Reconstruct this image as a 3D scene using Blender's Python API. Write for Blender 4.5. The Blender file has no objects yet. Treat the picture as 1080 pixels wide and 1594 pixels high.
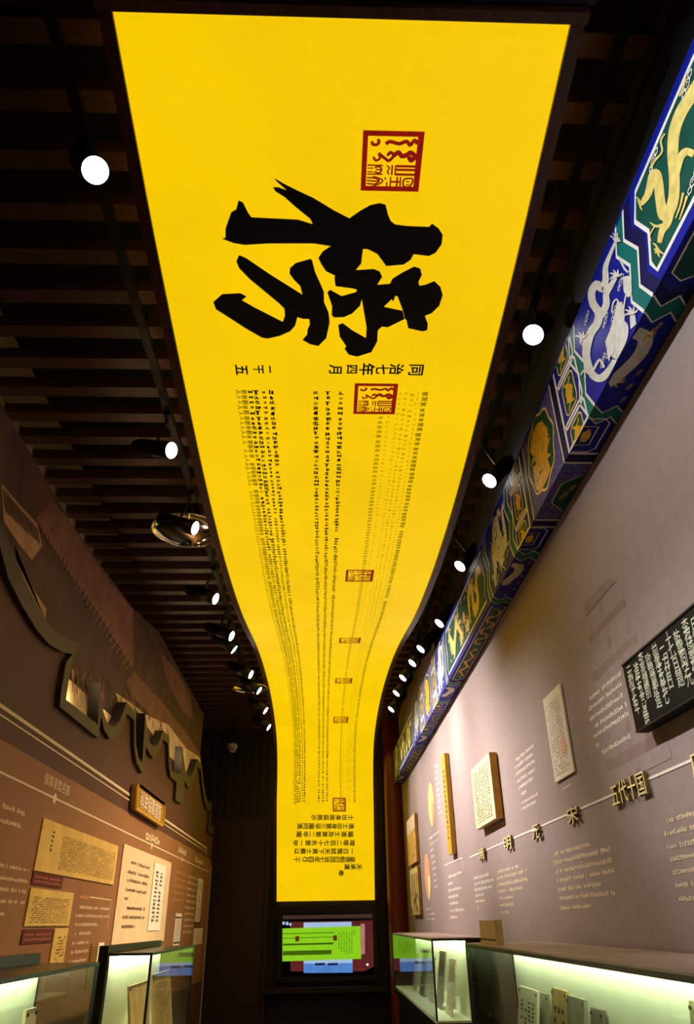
import bpy, bmesh, math, random
from mathutils import Vector, Matrix
random.seed(7)
SC = bpy.context.scene
COL = SC.collection

# ---------------------------------------------------------------- camera
IMG_W, IMG_H, FPX = 1080.0, 1594.0, 1104.0
CZ = 1.55                                    # camera height above the floor
_yw = Vector((499 - 540, -(1437 - 797), -FPX)).normalized()     # world +Y seen by the camera
_zw = Vector((510 - 540, 797 + 1109, -FPX)).normalized()        # world +Z seen by the camera
_zw = (_zw - _yw * _yw.dot(_zw)).normalized()
_xw = _yw.cross(_zw)
ROT = Matrix((_xw, _yw, _zw))                # camera -> world
cam_d = bpy.data.cameras.new('camera')
cam_d.sensor_fit = 'HORIZONTAL'; cam_d.sensor_width = 36.0; cam_d.lens = FPX / IMG_W * 36.0
cam_d.clip_start = 0.05
cam = bpy.data.objects.new('camera', cam_d); COL.objects.link(cam)
cam.matrix_world = Matrix.Translation((0, 0, CZ)) @ ROT.to_4x4()
SC.camera = cam

# ---------------------------------------------------------------- world, exposure
world = bpy.data.worlds.new('world'); SC.world = world
world.use_nodes = True
world.node_tree.nodes['Background'].inputs[0].default_value = (0.5, 0.55, 0.8, 1)
world.node_tree.nodes['Background'].inputs[1].default_value = 0.004
SC.view_settings.view_transform = 'Standard'
SC.view_settings.look = 'None'
SC.view_settings.gamma = 1.0
SC.view_settings.use_curve_mapping = False
SC.view_settings.exposure = 0.0
SC.cycles.max_bounces = 6

SPOT_LEFT_W = 600.0      # track heads on the left rail, they light the right wall
SPOT_RIGHT_W = 115.0      # track heads on the right rail, they light the left wall
BANNER_GLOW = 1.0

# room (relative to the camera: x right, y forward, z up from the lens)
XR, XL, XMURAL, YF, ZCEIL = 1.165, -1.5, -1.548, 11.45, 2.65
XBEAM, ZB0, ZB1, YBEAM = 1.04, 1.70, 2.14, 10.67

def ray(px, py):
    return ROT @ Vector((px - 540.0, 797.0 - py, -FPX))
def onX(px, py, X):
    r = ray(px, py); t = X / r.x; return (r.y * t, r.z * t)
def onY(px, py, Y):
    r = ray(px, py); t = Y / r.y; return (r.x * t, r.z * t)
def onZ(px, py, Z):
    r = ray(px, py); t = Z / r.z; return (r.x * t, r.y * t)

# ---------------------------------------------------------------- materials
def lin(c):
    return tuple((x / 12.92 if x <= 0.04045 else ((x + 0.055) / 1.055) ** 2.4) for x in [v / 255.0 for v in c])
MATS = {}
def mat(name, rgb, rough=0.6, metal=0.0, var=0.12, scale=9.0, emit=0.0, stretch=(1, 1, 1), bump=0.0, spec=0.4, detail=3.0):
    if name in MATS: return MATS[name]
    m = bpy.data.materials.new(name); m.use_nodes = True
    nt = m.node_tree; b = nt.nodes['Principled BSDF']
    b.inputs['Roughness'].default_value = rough
    b.inputs['Metallic'].default_value = metal
    b.inputs['Specular IOR Level'].default_value = spec
    c = lin(rgb)
    tc = nt.nodes.new('ShaderNodeTexCoord'); mp = nt.nodes.new('ShaderNodeMapping')
    mp.inputs['Scale'].default_value = stretch
    nz = nt.nodes.new('ShaderNodeTexNoise'); nz.inputs['Scale'].default_value = scale; nz.inputs['Detail'].default_value = detail
    rp = nt.nodes.new('ShaderNodeValToRGB')
    rp.color_ramp.elements[0].position = 0.3; rp.color_ramp.elements[1].position = 0.7
    rp.color_ramp.elements[0].color = tuple(max(0, x * (1 - var)) for x in c) + (1,)
    rp.color_ramp.elements[1].color = tuple(min(1, x * (1 + var)) for x in c) + (1,)
    nt.links.new(tc.outputs['Object'], mp.inputs['Vector'])
    nt.links.new(mp.outputs['Vector'], nz.inputs['Vector'])
    nt.links.new(nz.outputs['Fac'], rp.inputs['Fac'])
    nt.links.new(rp.outputs['Color'], b.inputs['Base Color'])
    if emit:
        nt.links.new(rp.outputs['Color'], b.inputs['Emission Color'])
        b.inputs['Emission Strength'].default_value = emit
        b.inputs['Base Color'].default_value = (0, 0, 0, 1)
        nt.links.remove(b.inputs['Base Color'].links[0])
        b.inputs['Base Color'].default_value = (0.02, 0.02, 0.02, 1)
    if bump:
        bp = nt.nodes.new('ShaderNodeBump'); bp.inputs['Strength'].default_value = bump; bp.inputs['Distance'].default_value = 0.01
        nt.links.new(nz.outputs['Fac'], bp.inputs['Height']); nt.links.new(bp.outputs['Normal'], b.inputs['Normal'])
    MATS[name] = m
    return m
def glass_mat():
    m = bpy.data.materials.new('case glass'); m.use_nodes = True
    nt = m.node_tree; nt.nodes.clear()
    o = nt.nodes.new('ShaderNodeOutputMaterial'); mx = nt.nodes.new('ShaderNodeMixShader')
    tr = nt.nodes.new('ShaderNodeBsdfTransparent'); tr.inputs[0].default_value = (0.93, 0.97, 0.93, 1)
    gl = nt.nodes.new('ShaderNodeBsdfGlossy'); gl.inputs['Roughness'].default_value = 0.0
    lw = nt.nodes.new('ShaderNodeLayerWeight'); lw.inputs['Blend'].default_value = 0.5
    pw = nt.nodes.new('ShaderNodeMath'); pw.operation = 'POWER'; pw.inputs[1].default_value = 5.0
    fr = nt.nodes.new('ShaderNodeMath'); fr.operation = 'MULTIPLY_ADD'; fr.inputs[1].default_value = 0.7; fr.inputs[2].default_value = 0.035
    nt.links.new(lw.outputs['Facing'], pw.inputs[0]); nt.links.new(pw.outputs[0], fr.inputs[0])
    nt.links.new(fr.outputs[0], mx.inputs[0]); nt.links.new(tr.outputs[0], mx.inputs[1]); nt.links.new(gl.outputs[0], mx.inputs[2])
    nt.links.new(mx.outputs[0], o.inputs[0])
    return m
GLASS = glass_mat()

black = mat('black lacquer', (14, 13, 14), 0.35, 0, 0.2)
black_metal = mat('black metal', (16, 16, 17), 0.4, 0.3, 0.2)
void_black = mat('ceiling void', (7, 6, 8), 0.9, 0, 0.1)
slat_wood = mat('dark red brown slat wood', (72, 46, 44), 0.42, 0, 0.35, 6, stretch=(1, 12, 12), bump=0.1, spec=0.5)
frame_wood = mat('dark frame wood', (72, 36, 26), 0.4, 0, 0.35, 14, stretch=(6, 1, 6))
far_wood = mat('far wall wood', (30, 19, 17), 0.5, 0, 0.3, 6, stretch=(8, 8, 1))
column_red = mat('red brown lacquer', (112, 48, 24), 0.3, 0, 0.2, 5, stretch=(6, 6, 1))
floor_m = mat('dark floor', (30, 25, 23), 0.35, 0, 0.25, 4)
wall_grey = mat('mauve grey wall covering', (150, 132, 126), 0.75, 0, 0.06, 18, bump=0.12, detail=6)
print_pagoda_dark = mat('pagoda print dark', (138, 118, 109), 0.75, 0, 0.12, 22, detail=6)
print_pagoda_mid = mat('pagoda print mid', (152, 133, 127), 0.75, 0, 0.1, 22, detail=6)
wall_brown = mat('brown wall board', (84, 46, 33), 0.6, 0, 0.08, 5)
panel_brown = mat('warm brown info print', (148, 100, 62), 0.6, 0, 0.08, 3)
text_cream = mat('cream print', (236, 214, 176), 0.6, 0, 0.05)
text_white = mat('white print', (240, 228, 212), 0.6, 0, 0.05)
text_brown = mat('dark brown print', (86, 58, 34), 0.6, 0, 0.05)
text_orange = mat('orange print', (214, 150, 70), 0.6, 0, 0.05)
ink = mat('black ink', (8, 8, 9), 0.7, 0, 0.1)
ink_brown = mat('brown black ink', (34, 20, 4), 0.7, 0, 0.1)
seal_red = mat('vermilion seal ink', (150, 12, 8), 0.7, 0, 0.2, 30, emit=0.75)
banner_yellow = mat('backlit yellow banner cloth', (247, 200, 0), 0.6, 0, 0.05, 1.6, emit=BANNER_GLOW, detail=6)
paper_yellow = mat('aged yellow paper', (222, 184, 98), 0.8, 0, 0.12, 7)
paper_cream = mat('cream paper', (226, 200, 160), 0.8, 0, 0.06, 6)
paper_pale = mat('pale paper', (232, 222, 200), 0.8, 0, 0.08, 9)
paper_white = mat('white paper', (236, 232, 218), 0.8, 0, 0.05, 9)
paper_tan = mat('tan old paper', (206, 168, 108), 0.8, 0, 0.2, 8)
paper_grey = mat('grey rubbed paper', (150, 142, 124), 0.8, 0, 0.25, 14)
gold = mat('gold paint', (214, 170, 66), 0.4, 0.35, 0.15, 20)
gold_dark = mat('old gold edge', (178, 132, 44), 0.4, 0.4, 0.15, 20)
plaque_gold = mat('plaque gold', (176, 132, 30), 0.45, 0.3, 0.15, 16)
red_label = mat('deep red label', (96, 22, 14), 0.6, 0, 0.1)
bronze = mat('olive bronze frame', (64, 54, 50), 0.45, 0.3, 0.15, 6)
mural_dark = mat('mural dark brown', (80, 54, 40), 0.65, 0, 0.5, 4, detail=10)
mural_mid = mat('mural mid brown', (128, 86, 62), 0.65, 0, 0.25, 6, detail=8)
mural_light = mat('mural light tan', (188, 146, 110), 0.65, 0, 0.25, 7, detail=8)
mural_cream = mat('mural cream wall', (232, 204, 150), 0.65, 0, 0.12, 9)
mural_stroke = mat('mural roof tile strokes', (168, 122, 88), 0.65, 0, 0.25, 8)
chrome = mat('polished metal', (220, 214, 208), 0.06, 1.0, 0.03)
grey_plastic = mat('grey white plastic', (176, 174, 170), 0.4, 0, 0.05)
lens_glow = mat('lit lamp lens', (255, 252, 244), 0.5, 0, 0.02, emit=14.0)
led_glow = mat('warm led strip', (255, 226, 170), 0.5, 0, 0.02, emit=120.0)
case_glow = mat('case led bar', (240, 255, 205), 0.5, 0, 0.02, emit=24.0)
case_white = mat('case lining', (232, 234, 214), 0.7, 0, 0.04)
case_top = mat('case top board', (172, 152, 142), 0.5, 0, 0.12, 6)
edge_green = mat('case edge green black', (14, 30, 26), 0.3, 0, 0.2)
# beam paint
b_blue = mat('beam ultramarine', (10, 28, 142), 0.5, 0, 0.15, 12, spec=0.12)
b_navy = mat('beam navy', (12, 18, 76), 0.5, 0, 0.2, 12, spec=0.12)
b_teal = mat('beam teal', (8, 104, 104), 0.5, 0, 0.15, 12, spec=0.12)
b_green = mat('beam deep green', (8, 74, 66), 0.5, 0, 0.2, 12, spec=0.12)
b_white = mat('beam white line', (226, 222, 214), 0.55, 0, 0.06, 12, spec=0.12)
b_silver = mat('beam pale silver', (206, 204, 196), 0.5, 0, 0.12, 30, spec=0.12)
b_gold = mat('beam pale gold', (224, 204, 120), 0.45, 0.15, 0.18, 30, spec=0.12)
b_gold2 = mat('beam deep gold', (214, 166, 56), 0.45, 0.2, 0.22, 30, spec=0.12)
b_purple = mat('beam violet scales', (84, 78, 148), 0.55, 0, 0.6, 70, detail=2, spec=0.12)
# screen
scr_green = mat('screen green', (150, 224, 30), 0.4, 0, 0.03, emit=0.8)
scr_green_d = mat('screen dark green', (84, 130, 12), 0.4, 0, 0.2, 60, emit=0.5)
scr_blue = mat('screen blue', (92, 150, 232), 0.4, 0, 0.1, emit=0.7)
scr_pale = mat('screen pale blue', (178, 206, 244), 0.4, 0, 0.05, emit=0.8)
scr_red = mat('screen dark red', (120, 40, 42), 0.4, 0, 0.2, emit=0.55)
scr_pink = mat('screen pink', (206, 140, 138), 0.4, 0, 0.1, emit=0.7)
scr_white = mat('screen white', (240, 240, 255), 0.4, 0, 0.02, emit=1.2)
scr_navy = mat('screen navy', (16, 36, 96), 0.4, 0, 0.1, emit=0.6)
scr_dark = mat('screen dark glass', (10, 7, 8), 0.12, 0, 0.1)
scr_reflection = mat('screen painted reflection', (96, 64, 52), 0.4, 0, 0.5, 30, emit=0.4)

# ---------------------------------------------------------------- mesh helpers
class MB:
    def __init__(s): s.v = []; s.f = []; s.m = []
    def poly(s, pts, mi=0):
        k = len(s.v); s.v += [tuple(p) for p in pts]; s.f.append(tuple(range(k, k + len(pts)))); s.m.append(mi)
    def prism(s, bot, top, mi=0, side=None, cap_bot=True):
        n = len(bot); k = len(s.v); side = mi if side is None else side
        s.v += [tuple(p) for p in bot] + [tuple(p) for p in top]
        if cap_bot: s.f.append(tuple(range(k + n - 1, k - 1, -1))); s.m.append(side)
        s.f.append(tuple(range(k + n, k + 2 * n))); s.m.append(mi)
        for i in range(n):
            j = (i + 1) % n
            s.f.append((k + i, k + j, k + n + j, k + n + i)); s.m.append(side)
    def box(s, a, b, mi=0):
        x0, y0, z0 = a; x1, y1, z1 = b
        s.prism([(x0, y0, z0), (x1, y0, z0), (x1, y1, z0), (x0, y1, z0)], [(x0, y0, z1), (x1, y0, z1), (x1, y1, z1), (x0, y1, z1)], mi)
    def rings(s, rings, mi=0, close=True, caps=(False, False)):
        k = len(s.v); n = len(rings[0])
        for r in rings: s.v += [tuple(p) for p in r]
        for a in range(len(rings) - 1):
            for i in range(n if close else n - 1):
                j = (i + 1) % n
                s.f.append((k + a * n + i, k + a * n + j, k + (a + 1) * n + j, k + (a + 1) * n + i)); s.m.append(mi)
        if caps[0]: s.f.append(tuple(range(k + n - 1, k - 1, -1))); s.m.append(mi)
        if caps[1]: s.f.append(tuple(range(k + (len(rings) - 1) * n, k + len(rings) * n))); s.m.append(mi)
    def tube(s, p0, p1, r0, r1=None, n=20, mi=0, caps=(True, True)):
        p0 = Vector(p0); p1 = Vector(p1); r1 = r0 if r1 is None else r1
        d = (p1 - p0).normalized(); a = d.orthogonal().normalized(); b = d.cross(a)
        ring = lambda p, r: [p + (a * math.cos(2 * math.pi * i / n) + b * math.sin(2 * math.pi * i / n)) * r for i in range(n)]
        s.rings([ring(p0, r0), ring(p1, r1)], mi, True, caps)
    def build(s, name, mats, parent=None, smooth=False, label=None, cat=None, group=None, kind=None):
        me = bpy.data.meshes.new(name); me.from_pydata(s.v, [], s.f)
        mats = mats if isinstance(mats, (list, tuple)) else [mats]
        for m in mats: me.materials.append(m)
        for p, mi in zip(me.polygons, s.m):
            p.material_index = mi; p.use_smooth = smooth
        me.update()
        o = bpy.data.objects.new(name, me); COL.objects.link(o)
        if parent: o.parent = parent; o.matrix_parent_inverse = Matrix.Translation(-parent.location)
        return tag(o, label, cat, group, kind)
def tag(o, label=None, cat=None, group=None, kind=None):
    if label: o['label'] = label
    if cat: o['category'] = cat
    if group: o['group'] = group
    if kind: o['kind'] = kind
    return o
def thing(name, label, cat, loc=(0, 0, 0), group=None, kind=None):
    o = bpy.data.objects.new(name, None); COL.objects.link(o); o.location = loc; o.empty_display_size = 0.1
    return tag(o, label, cat, group, kind)

class Frame:
    """a flat wall: u to the reader's right, v up (from the lens height), h out of the wall"""
    def __init__(s, kind, pos): s.kind = kind; s.pos = pos
    def p(s, u, v, h=0.0):
        if s.kind == 'R': return (s.pos - h, -u, CZ + v)
        if s.kind == 'L': return (s.pos + h, u, CZ + v)
        if s.kind == 'F': return (u, s.pos - h, CZ + v)
        if s.kind == 'B': return (XBEAM + v, -u, CZ + s.pos - h)      # underside of the beam, v = depth to the wall
    def px(s, x, y, h=0.0):
        if s.kind == 'R': Y, Z = onX(x, y, s.pos - h); return (-Y, Z)
        if s.kind == 'L': return onX(x, y, s.pos + h)
        if s.kind == 'F': return onY(x, y, s.pos - h)
FR = Frame('R', XR); FL = Frame('L', XL); FM = Frame('L', XMURAL); FF = Frame('F', YF)
FB = Frame('R', XBEAM); FU = Frame('B', ZB0)

def flat(mb, fr, pts, h=0.002, mi=0):
    mb.poly([fr.p(u, v, h) for u, v in pts], mi)
def slab(mb, fr, pts, h0, h1, mi=0, side=None):
    mb.prism([fr.p(u, v, h0) for u, v in pts], [fr.p(u, v, h1) for u, v in pts], mi, side)
def pxs(fr, pts, h=0.0):
    return [fr.px(x, y, h) for x, y in pts]
def rect_from_px(fr, pts, h=0.0):
    """an upright rectangle on the wall from the four seen corners"""
    q = pxs(fr, pts, h); us = [p[0] for p in q]; vs = [p[1] for p in q]
    u0 = (us[0] + us[3]) / 2; u1 = (us[1] + us[2]) / 2; v1 = (vs[0] + vs[1]) / 2; v0 = (vs[2] + vs[3]) / 2
    return min(u0, u1), max(u0, u1), min(v0, v1), max(v0, v1)
def rpts(r): return [(r[0], r[2]), (r[1], r[2]), (r[1], r[3]), (r[0], r[3])]
def line_pts(a, b, w):
    d = Vector((b[0] - a[0], b[1] - a[1])); n = Vector((-d.y, d.x)).normalized() * w / 2
    return [(a[0] + n.x, a[1] + n.y), (b[0] + n.x, b[1] + n.y), (b[0] - n.x, b[1] - n.y), (a[0] - n.x, a[1] - n.y)]
def ribbon(pts, ws):
    """quads along a centre line with varying width"""
    L = []; R = []
    for i, p in enumerate(pts):
        a = Vector(pts[max(0, i - 1)]); b = Vector(pts[min(len(pts) - 1, i + 1)]); d = b - a
        if d.length < 1e-9: d = Vector((1, 0))
        n = Vector((-d.y, d.x)).normalized(); w = (ws[i] if isinstance(ws, (list, tuple)) else ws) / 2
        L.append((p[0] + n.x * w, p[1] + n.y * w)); R.append((p[0] - n.x * w, p[1] - n.y * w))
    return [[L[i], L[i + 1], R[i + 1], R[i]] for i in range(len(pts) - 1)]
def catmull(pts, per=8, closed=False):
    out = []; n = len(pts)
    for i in range(n if closed else n - 1):
        g = (lambda k: pts[k % n]) if closed else (lambda k: pts[min(max(k, 0), n - 1)])
        p0, p1, p2, p3 = g(i - 1), g(i), g(i + 1), g(i + 2)
        for k in range(per):
            t = k / per
            out.append(tuple(0.5 * (2 * b + (c - a) * t + (2 * a - 5 * b + 4 * c - d) * t * t + (3 * b - a - 3 * c + d) * t ** 3) for a, b, c, d in zip(p0, p1, p2, p3)))
    if not closed: out.append(tuple(pts[-1]))
    return out

# glyphs: Chinese characters through the built-in font, as flat meshes
GLY = {}
def glyph(ch, bold=0.0):
    key = (ch, bold)
    if key not in GLY:
        c = bpy.data.curves.new('glyph', 'FONT'); c.body = ch; c.resolution_u = 2; c.offset = bold
        o = bpy.data.objects.new('glyph', c); COL.objects.link(o)
        dg = bpy.context.evaluated_depsgraph_get()
        me = bpy.data.meshes.new_from_object(o.evaluated_get(dg))
        GLY[key] = ([(v.co.x, v.co.y + 0.12) for v in me.vertices], [tuple(p.vertices) for p in me.polygons])
        bpy.data.meshes.remove(me); bpy.data.objects.remove(o); bpy.data.curves.remove(c)
    return GLY[key]
def put_glyph(mb, ch, fn, bold=0.0, mi=0):
    vs, fs = glyph(ch, bold); k = len(mb.v)
    mb.v += [tuple(fn(x, y)) for x, y in vs]
    for f in fs: mb.f.append(tuple(k + i for i in f)); mb.m.append(mi)
# small print that the photo does not let one read: strokes like characters
def _pseudo():
    st = []
    for k in range(random.choice((2, 3, 3))):
        y = 0.12 + 0.76 * (k + random.uniform(0.2, 0.8)) / 3; a = random.uniform(0.02, 0.3)
        st.append((a, y - 0.085, random.uniform(0.7, 0.98), y + 0.085))
    for k in range(random.choice((1, 2, 2))):
        x = random.uniform(0.15, 0.85); b = random.uniform(0.0, 0.35)
        st.append((x - 0.09, b, x + 0.09, random.uniform(0.65, 1.0)))
    return st
def _raster(st, n=9):
    g = [[any(a <= (i + .5) / n <= c and b <= (j + .5) / n <= d for a, b, c, d in st) for i in range(n)] for j in range(n)]; out = []
    for j in range(n):
        i = 0
        while i < n:
            if g[j][i]:
                k = i
                while k < n and g[j][k]: k += 1
                out.append((i / n, j / n, k / n, (j + 1) / n)); i = k
            else: i += 1
    return out
PSEUDO = [_raster(_pseudo()) for _ in range(24)]
def put_pseudo(mb, fn, mi=0):
    for x0, y0, x1, y1 in random.choice(PSEUDO):
        mb.poly([fn(x0, y0), fn(x1, y0), fn(x1, y1), fn(x0, y1)], mi)
def print_lines(fr, lines, hpx, name, m, parent, h=0.002, gap=0.08):
    """lines of small print: each (x0, y0, x1, y1) seen in the photo, on wall frame fr"""
    mb = MB()
    for x0, y0, x1, y1 in lines:
        a = fr.px(x0, y0, h); b = fr.px(x1, y1, h)
        t = fr.px(x0, y0 - hpx / 2, h)[1] - fr.px(x0, y0 + hpx / 2, h)[1]
        if a[0] > b[0]: a, b = b, a
        v = (a[1] + b[1]) / 2; u = a[0]
        while u < b[0] - t * 0.3:
            if random.random() > gap:
                put_pseudo(mb, lambda gx, gy, u=u: fr.p(u + gx * t * 0.88, v + (gy - 0.5) * t, h))
            u += t
    return mb.build(name, m, parent, kind='stuff')
def print_text(fr, s, x0, y0, x1, y1, hpx, name, m, parent, h=0.002, bold=0.0, kids=True):
    a = fr.px(x0, y0, h); b = fr.px(x1, y1, h); v = (a[1] + b[1]) / 2
    t = fr.px(x0, y0 - hpx / 2, h)[1] - fr.px(x0, y0 + hpx / 2, h)[1]
    mb = MB(); step = (b[0] - a[0]) / len(s)
    for i, ch in enumerate(s):
        u = a[0] + i * step
        put_glyph(mb, ch, lambda gx, gy, u=u: fr.p(u + gx * step, v + (gy - 0.5) * t, h), bold)
    return mb.build(name, m, parent)

# ================================================================ the room
def plain(name, a, b, m, kind='structure', parent=None):
    mb = MB(); mb.box(a, b); return mb.build(name, m, parent, kind=kind)
plain('floor', (-2.2, -2.2, -0.1), (1.6, YF + 0.1, 0.0), floor_m)
ceiling = plain('ceiling', (-2.2, -2.2, CZ + 3.15), (1.6, YF + 0.1, CZ + 3.25), void_black)
wall_right = plain('wall_right', (XR, -2.2, 0), (XR + 0.12, YF, CZ + 3.15), wall_grey)
plain('wall_right_dark_sheet', (XR - 0.02, -2.2, CZ + ZB1 + 0.01), (XR, 6.9, CZ + 3.15), void_black)  # black sheet added to keep the wall above the beam dark
plain('wall_rear', (-2.2, -2.3, 0), (1.6, -2.2, CZ + 3.15), wall_brown)
plain('wall_left_rear', (-2.0, -2.2, 0), (-1.9, YF, CZ + 3.15), wall_grey)
wall_far = plain('wall_far', (-2.2, YF, 0), (1.6, YF + 0.1, CZ + 3.15), far_wood)
k = 0
mb = MB(); mb.box((-0.058, -0.02, 0), (0.058, 0, 2.7)); plank0 = None
x = -1.88
while x < 1.12:
    if plank0 is None:
        plank0 = mb.build('plank', far_wood, wall_far); o = plank0
    else:
        o = plank0.copy(); COL.objects.link(o); o.parent = wall_far
    o.location = (x, YF, CZ + ZCEIL - 2.7 + 0.02); x += 0.125
# ceiling slats
mb = MB(); mb.box((-1.895, -0.042, 0), (XR - 0.025, 0.042, 0.07)); s0 = None
for k in range(-6, 38):
    if s0 is None:
        s0 = mb.build('slat', slat_wood, ceiling); o = s0
    else:
        o = s0.copy(); COL.objects.link(o); o.parent = ceiling
    o.location = (0, 2.498 + 0.2387 * k, CZ + ZCEIL)

# left wall: lower board, cut along the wavy frame, and the printed mural behind it
OUT = [(-330, 420), (-200, 560), (-60, 740), (-25, 800), (0, 850), (13, 900), (33, 940), (57, 980), (77, 1003), (97, 1015), (113, 1018), (103, 1031), (95.5, 1073), (93, 1100), (153, 1149), (157.5, 1113),
       (162, 1135.5), (171, 1150), (178, 1150), (187, 1140), (195.5, 1118), (198, 1111), (209, 1121), (209, 1160), (212, 1185.5), (221.6, 1204), (223, 1198), (227.5, 1161),
       (232, 1171), (239, 1181), (246, 1173), (252, 1157), (254, 1151), (261.6, 1157), (263, 1193), (265.5, 1209), (275, 1218), (273, 1245), (283, 1252), (285, 1245), (288, 1214),
       (291, 1223), (296, 1227), (301.6, 1218), (305.5, 1201), (308, 1193), (313, 1200), (314, 1217), (318, 1245), (323, 1262), (327, 1262), (324, 1294), (333, 1301)]
INN = [(-330, 350), (-200, 502), (-60, 690), (-25, 752), (0, 800), (20, 860), (43, 913), (70, 965), (90, 987), (108, 996), (128, 1000), (115.5, 1022), (107, 1058), (103, 1089), (152.5, 1128), (154.5, 1063),
       (158, 1085), (161, 1108), (166, 1123), (173, 1131), (180, 1131), (186, 1122), (192, 1107), (197, 1093), (211, 1109), (211.8, 1160), (216, 1180), (220.5, 1187), (222, 1180), (226, 1110),
       (228.8, 1130), (231, 1150), (236, 1161), (240, 1164), (246, 1158), (250, 1148), (253.7, 1137), (263, 1146), (264.7, 1185.5), (268, 1199.6), (276, 1204), (281.5, 1204), (283.5, 1162), (285.5, 1178),
       (288.5, 1199), (292, 1209), (295.5, 1210.5), (300, 1203), (304, 1190), (306.7, 1181.5), (314, 1190), (316.5, 1215), (320.5, 1240), (324.5, 1251), (330, 1247), (328, 1283), (334, 1290)]
HB = 0.03
outer = pxs(FL, OUT, HB); inner = pxs(FL, INN, HB)
YEND = 10.85
wall_left = None
mb = MB()
low = [(-2.2, -CZ), (YEND, -CZ), (YEND, outer[-1][1])]
low += [(min(u, YEND), v) for u, v in reversed(outer)] + [(-2.2, outer[0][1])]
slab(mb, FL, low, -0.04, 0.0)
wall_left = mb.build('wall_left', wall_brown, kind='structure')
# mural (print) on the recessed plane
TOPM = pxs(FM, [(0, 626), (50, 710), (110, 813), (160, 884), (207, 947), (247, 983), (287, 1057), (317, 1112)])
TOPM = [(-2.2, TOPM[0][1])] + TOPM; YM = TOPM[-1][0]
mb = MB(); slab(mb, FM, [(-2.2, 0.4), (YM, 0.4)] + TOPM[::-1], -0.04, 0.0)
mural = mb.build('wall_left_upper', mural_dark, kind='structure')
def mural_poly(name, m, pts, h=0.003):
    q = MB(); flat(q, FM, pxs(FM, pts, h), h); return q.build(name, m, mural)
mural_poly('sky_print', mural_mid, [(82, 778), (112, 818), (160, 892), (207, 949), (207, 1040), (150, 950), (100, 880), (56, 808)])
mural_poly('roof_print', mural_mid, [(208, 1046), (250, 1090), (290, 1140), (312, 1175), (310, 1192), (280, 1160), (240, 1118), (205, 1085), (196, 1060)])
mural_poly('cloud_print', mural_mid, [(250, 1015), (272, 1040), (296, 1082), (300, 1120), (286, 1110), (270, 1080), (256, 1050)])
mural_poly('eave_print', mural_light, [(2, 752), (30, 785), (58, 815), (66, 850), (50, 872), (26, 842), (6, 812)])
mural_poly('beam_print', mural_light, [(24, 850), (27, 875), (44, 905), (72, 948), (71, 966), (50, 940), (30, 900)], 0.004)
mural_poly('wall_print', mural_cream, [(105, 1055), (140, 1086), (180, 1120), (215, 1120), (206, 1096), (180, 1078), (200, 1150), (150, 1150), (98, 1100)], 0.004)
mural_poly('wall_print', mural_cream, [(206, 1096), (235, 1140), (262, 1175), (300, 1215), (316, 1225), (312, 1180), (290, 1165), (262, 1128), (226, 1112)], 0.004)
q = MB()
for i in range(26):          # tile ridges of the printed roofs
    t = i / 25
    a = (70 + 135 * t, 815 + 215 * t); b = (a[0] - 4 - 6 * t, a[1] + 16 - 4 * t)
    flat(q, FM, line_pts(FM.px(*a), FM.px(*b), 0.012), 0.005)
for i in range(15):
    t = i / 14
    a = (4 + 52 * t, 762 + 60 * t); b = (a[0] + 4, a[1] + 36 - 12 * t)
    flat(q, FM, line_pts(FM.px(*a), FM.px(*b), 0.014), 0.006, 1)
for i in range(40):
    a = (random.uniform(105, 205), random.uniform(1030, 1062)); a = (a[0], a[1] + (a[0] - 105) * 0.45)
    flat(q, FM, line_pts(FM.px(*a), FM.px(a[0] + random.uniform(-3, 2), a[1] + random.uniform(12, 30)), random.uniform(0.008, 0.02)), 0.005)
for i in range(36):
    x = random.uniform(205, 312); y = 1085 + (x - 205) * 0.95 + random.uniform(-18, 10)
    flat(q, FM, line_pts(FM.px(x, y), FM.px(x + random.uniform(-3, 3), y + random.uniform(8, 22)), random.uniform(0.01, 0.025)), 0.005)
q.build('tile_print', [mural_stroke, mural_dark], mural, kind='stuff')
# info print on the lower left wall
mb = MB(); flat(mb, FL, [(1.0, -0.6), (YEND - 0.01, -0.6), (YEND - 0.01, 0.765), (1.0, 0.765)], 0.0012)
mb.build('info_print', panel_brown, wall_left)
def wall_line(fr, x0, y0, x1, y1, w, name, m, parent, h=0.0025):
    q = MB(); flat(q, fr, line_pts(fr.px(x0, y0, h), fr.px(x1, y1, h), w), h); return q.build(name, m, parent)
wall_line(FL, -420, 806.5, 207, 1240.7, 0.018, 'rule_line', text_cream, wall_left)
wall_line(FL, 257, 1276, 322, 1320.7, 0.018, 'rule_line', text_cream, wall_left)
wall_line(FL, -420, 833, 207, 1249.5, 0.008, 'rule_line', text_cream, wall_left)
wall_line(FL, 256, 1283, 321, 1326, 0.008, 'rule_line', text_cream, wall_left)
wall_line(FL, 321.8, 1320, 321.3, 1333, 0.018, 'rule_line', text_cream, wall_left)
wall_line(FL, -420, 999.8, 325, 1357.6, 0.010, 'rule_line', text_cream, wall_left)
for (x, y) in ((84.5, 1243), (236, 1317), (283, 1337.8), (308.5, 1350)):
    u, v = FL.px(x, y); q = MB(); flat(q, FL, [(u + 0.028 * math.cos(a * math.pi / 4), v + 0.028 * math.sin(a * math.pi / 4)) for a in range(8)], 0.003)
    q.build('line_dot', text_cream, wall_left)
print_text(FL, '保障录取名额', 69, 1212, 109, 1231, 22, 'heading', text_cream, wall_left, h=0.004, bold=0.0)
print_lines(FL, [(227, 1300, 249, 1310.5)], 16, 'heading', text_cream, wall_left, gap=0)
print_lines(FL, [(278, 1322, 290, 1328)], 12, 'heading', text_cream, wall_left, gap=0)
print_lines(FL, [(303, 1337, 316, 1343)], 11, 'heading', text_cream, wall_left, gap=0)
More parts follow.
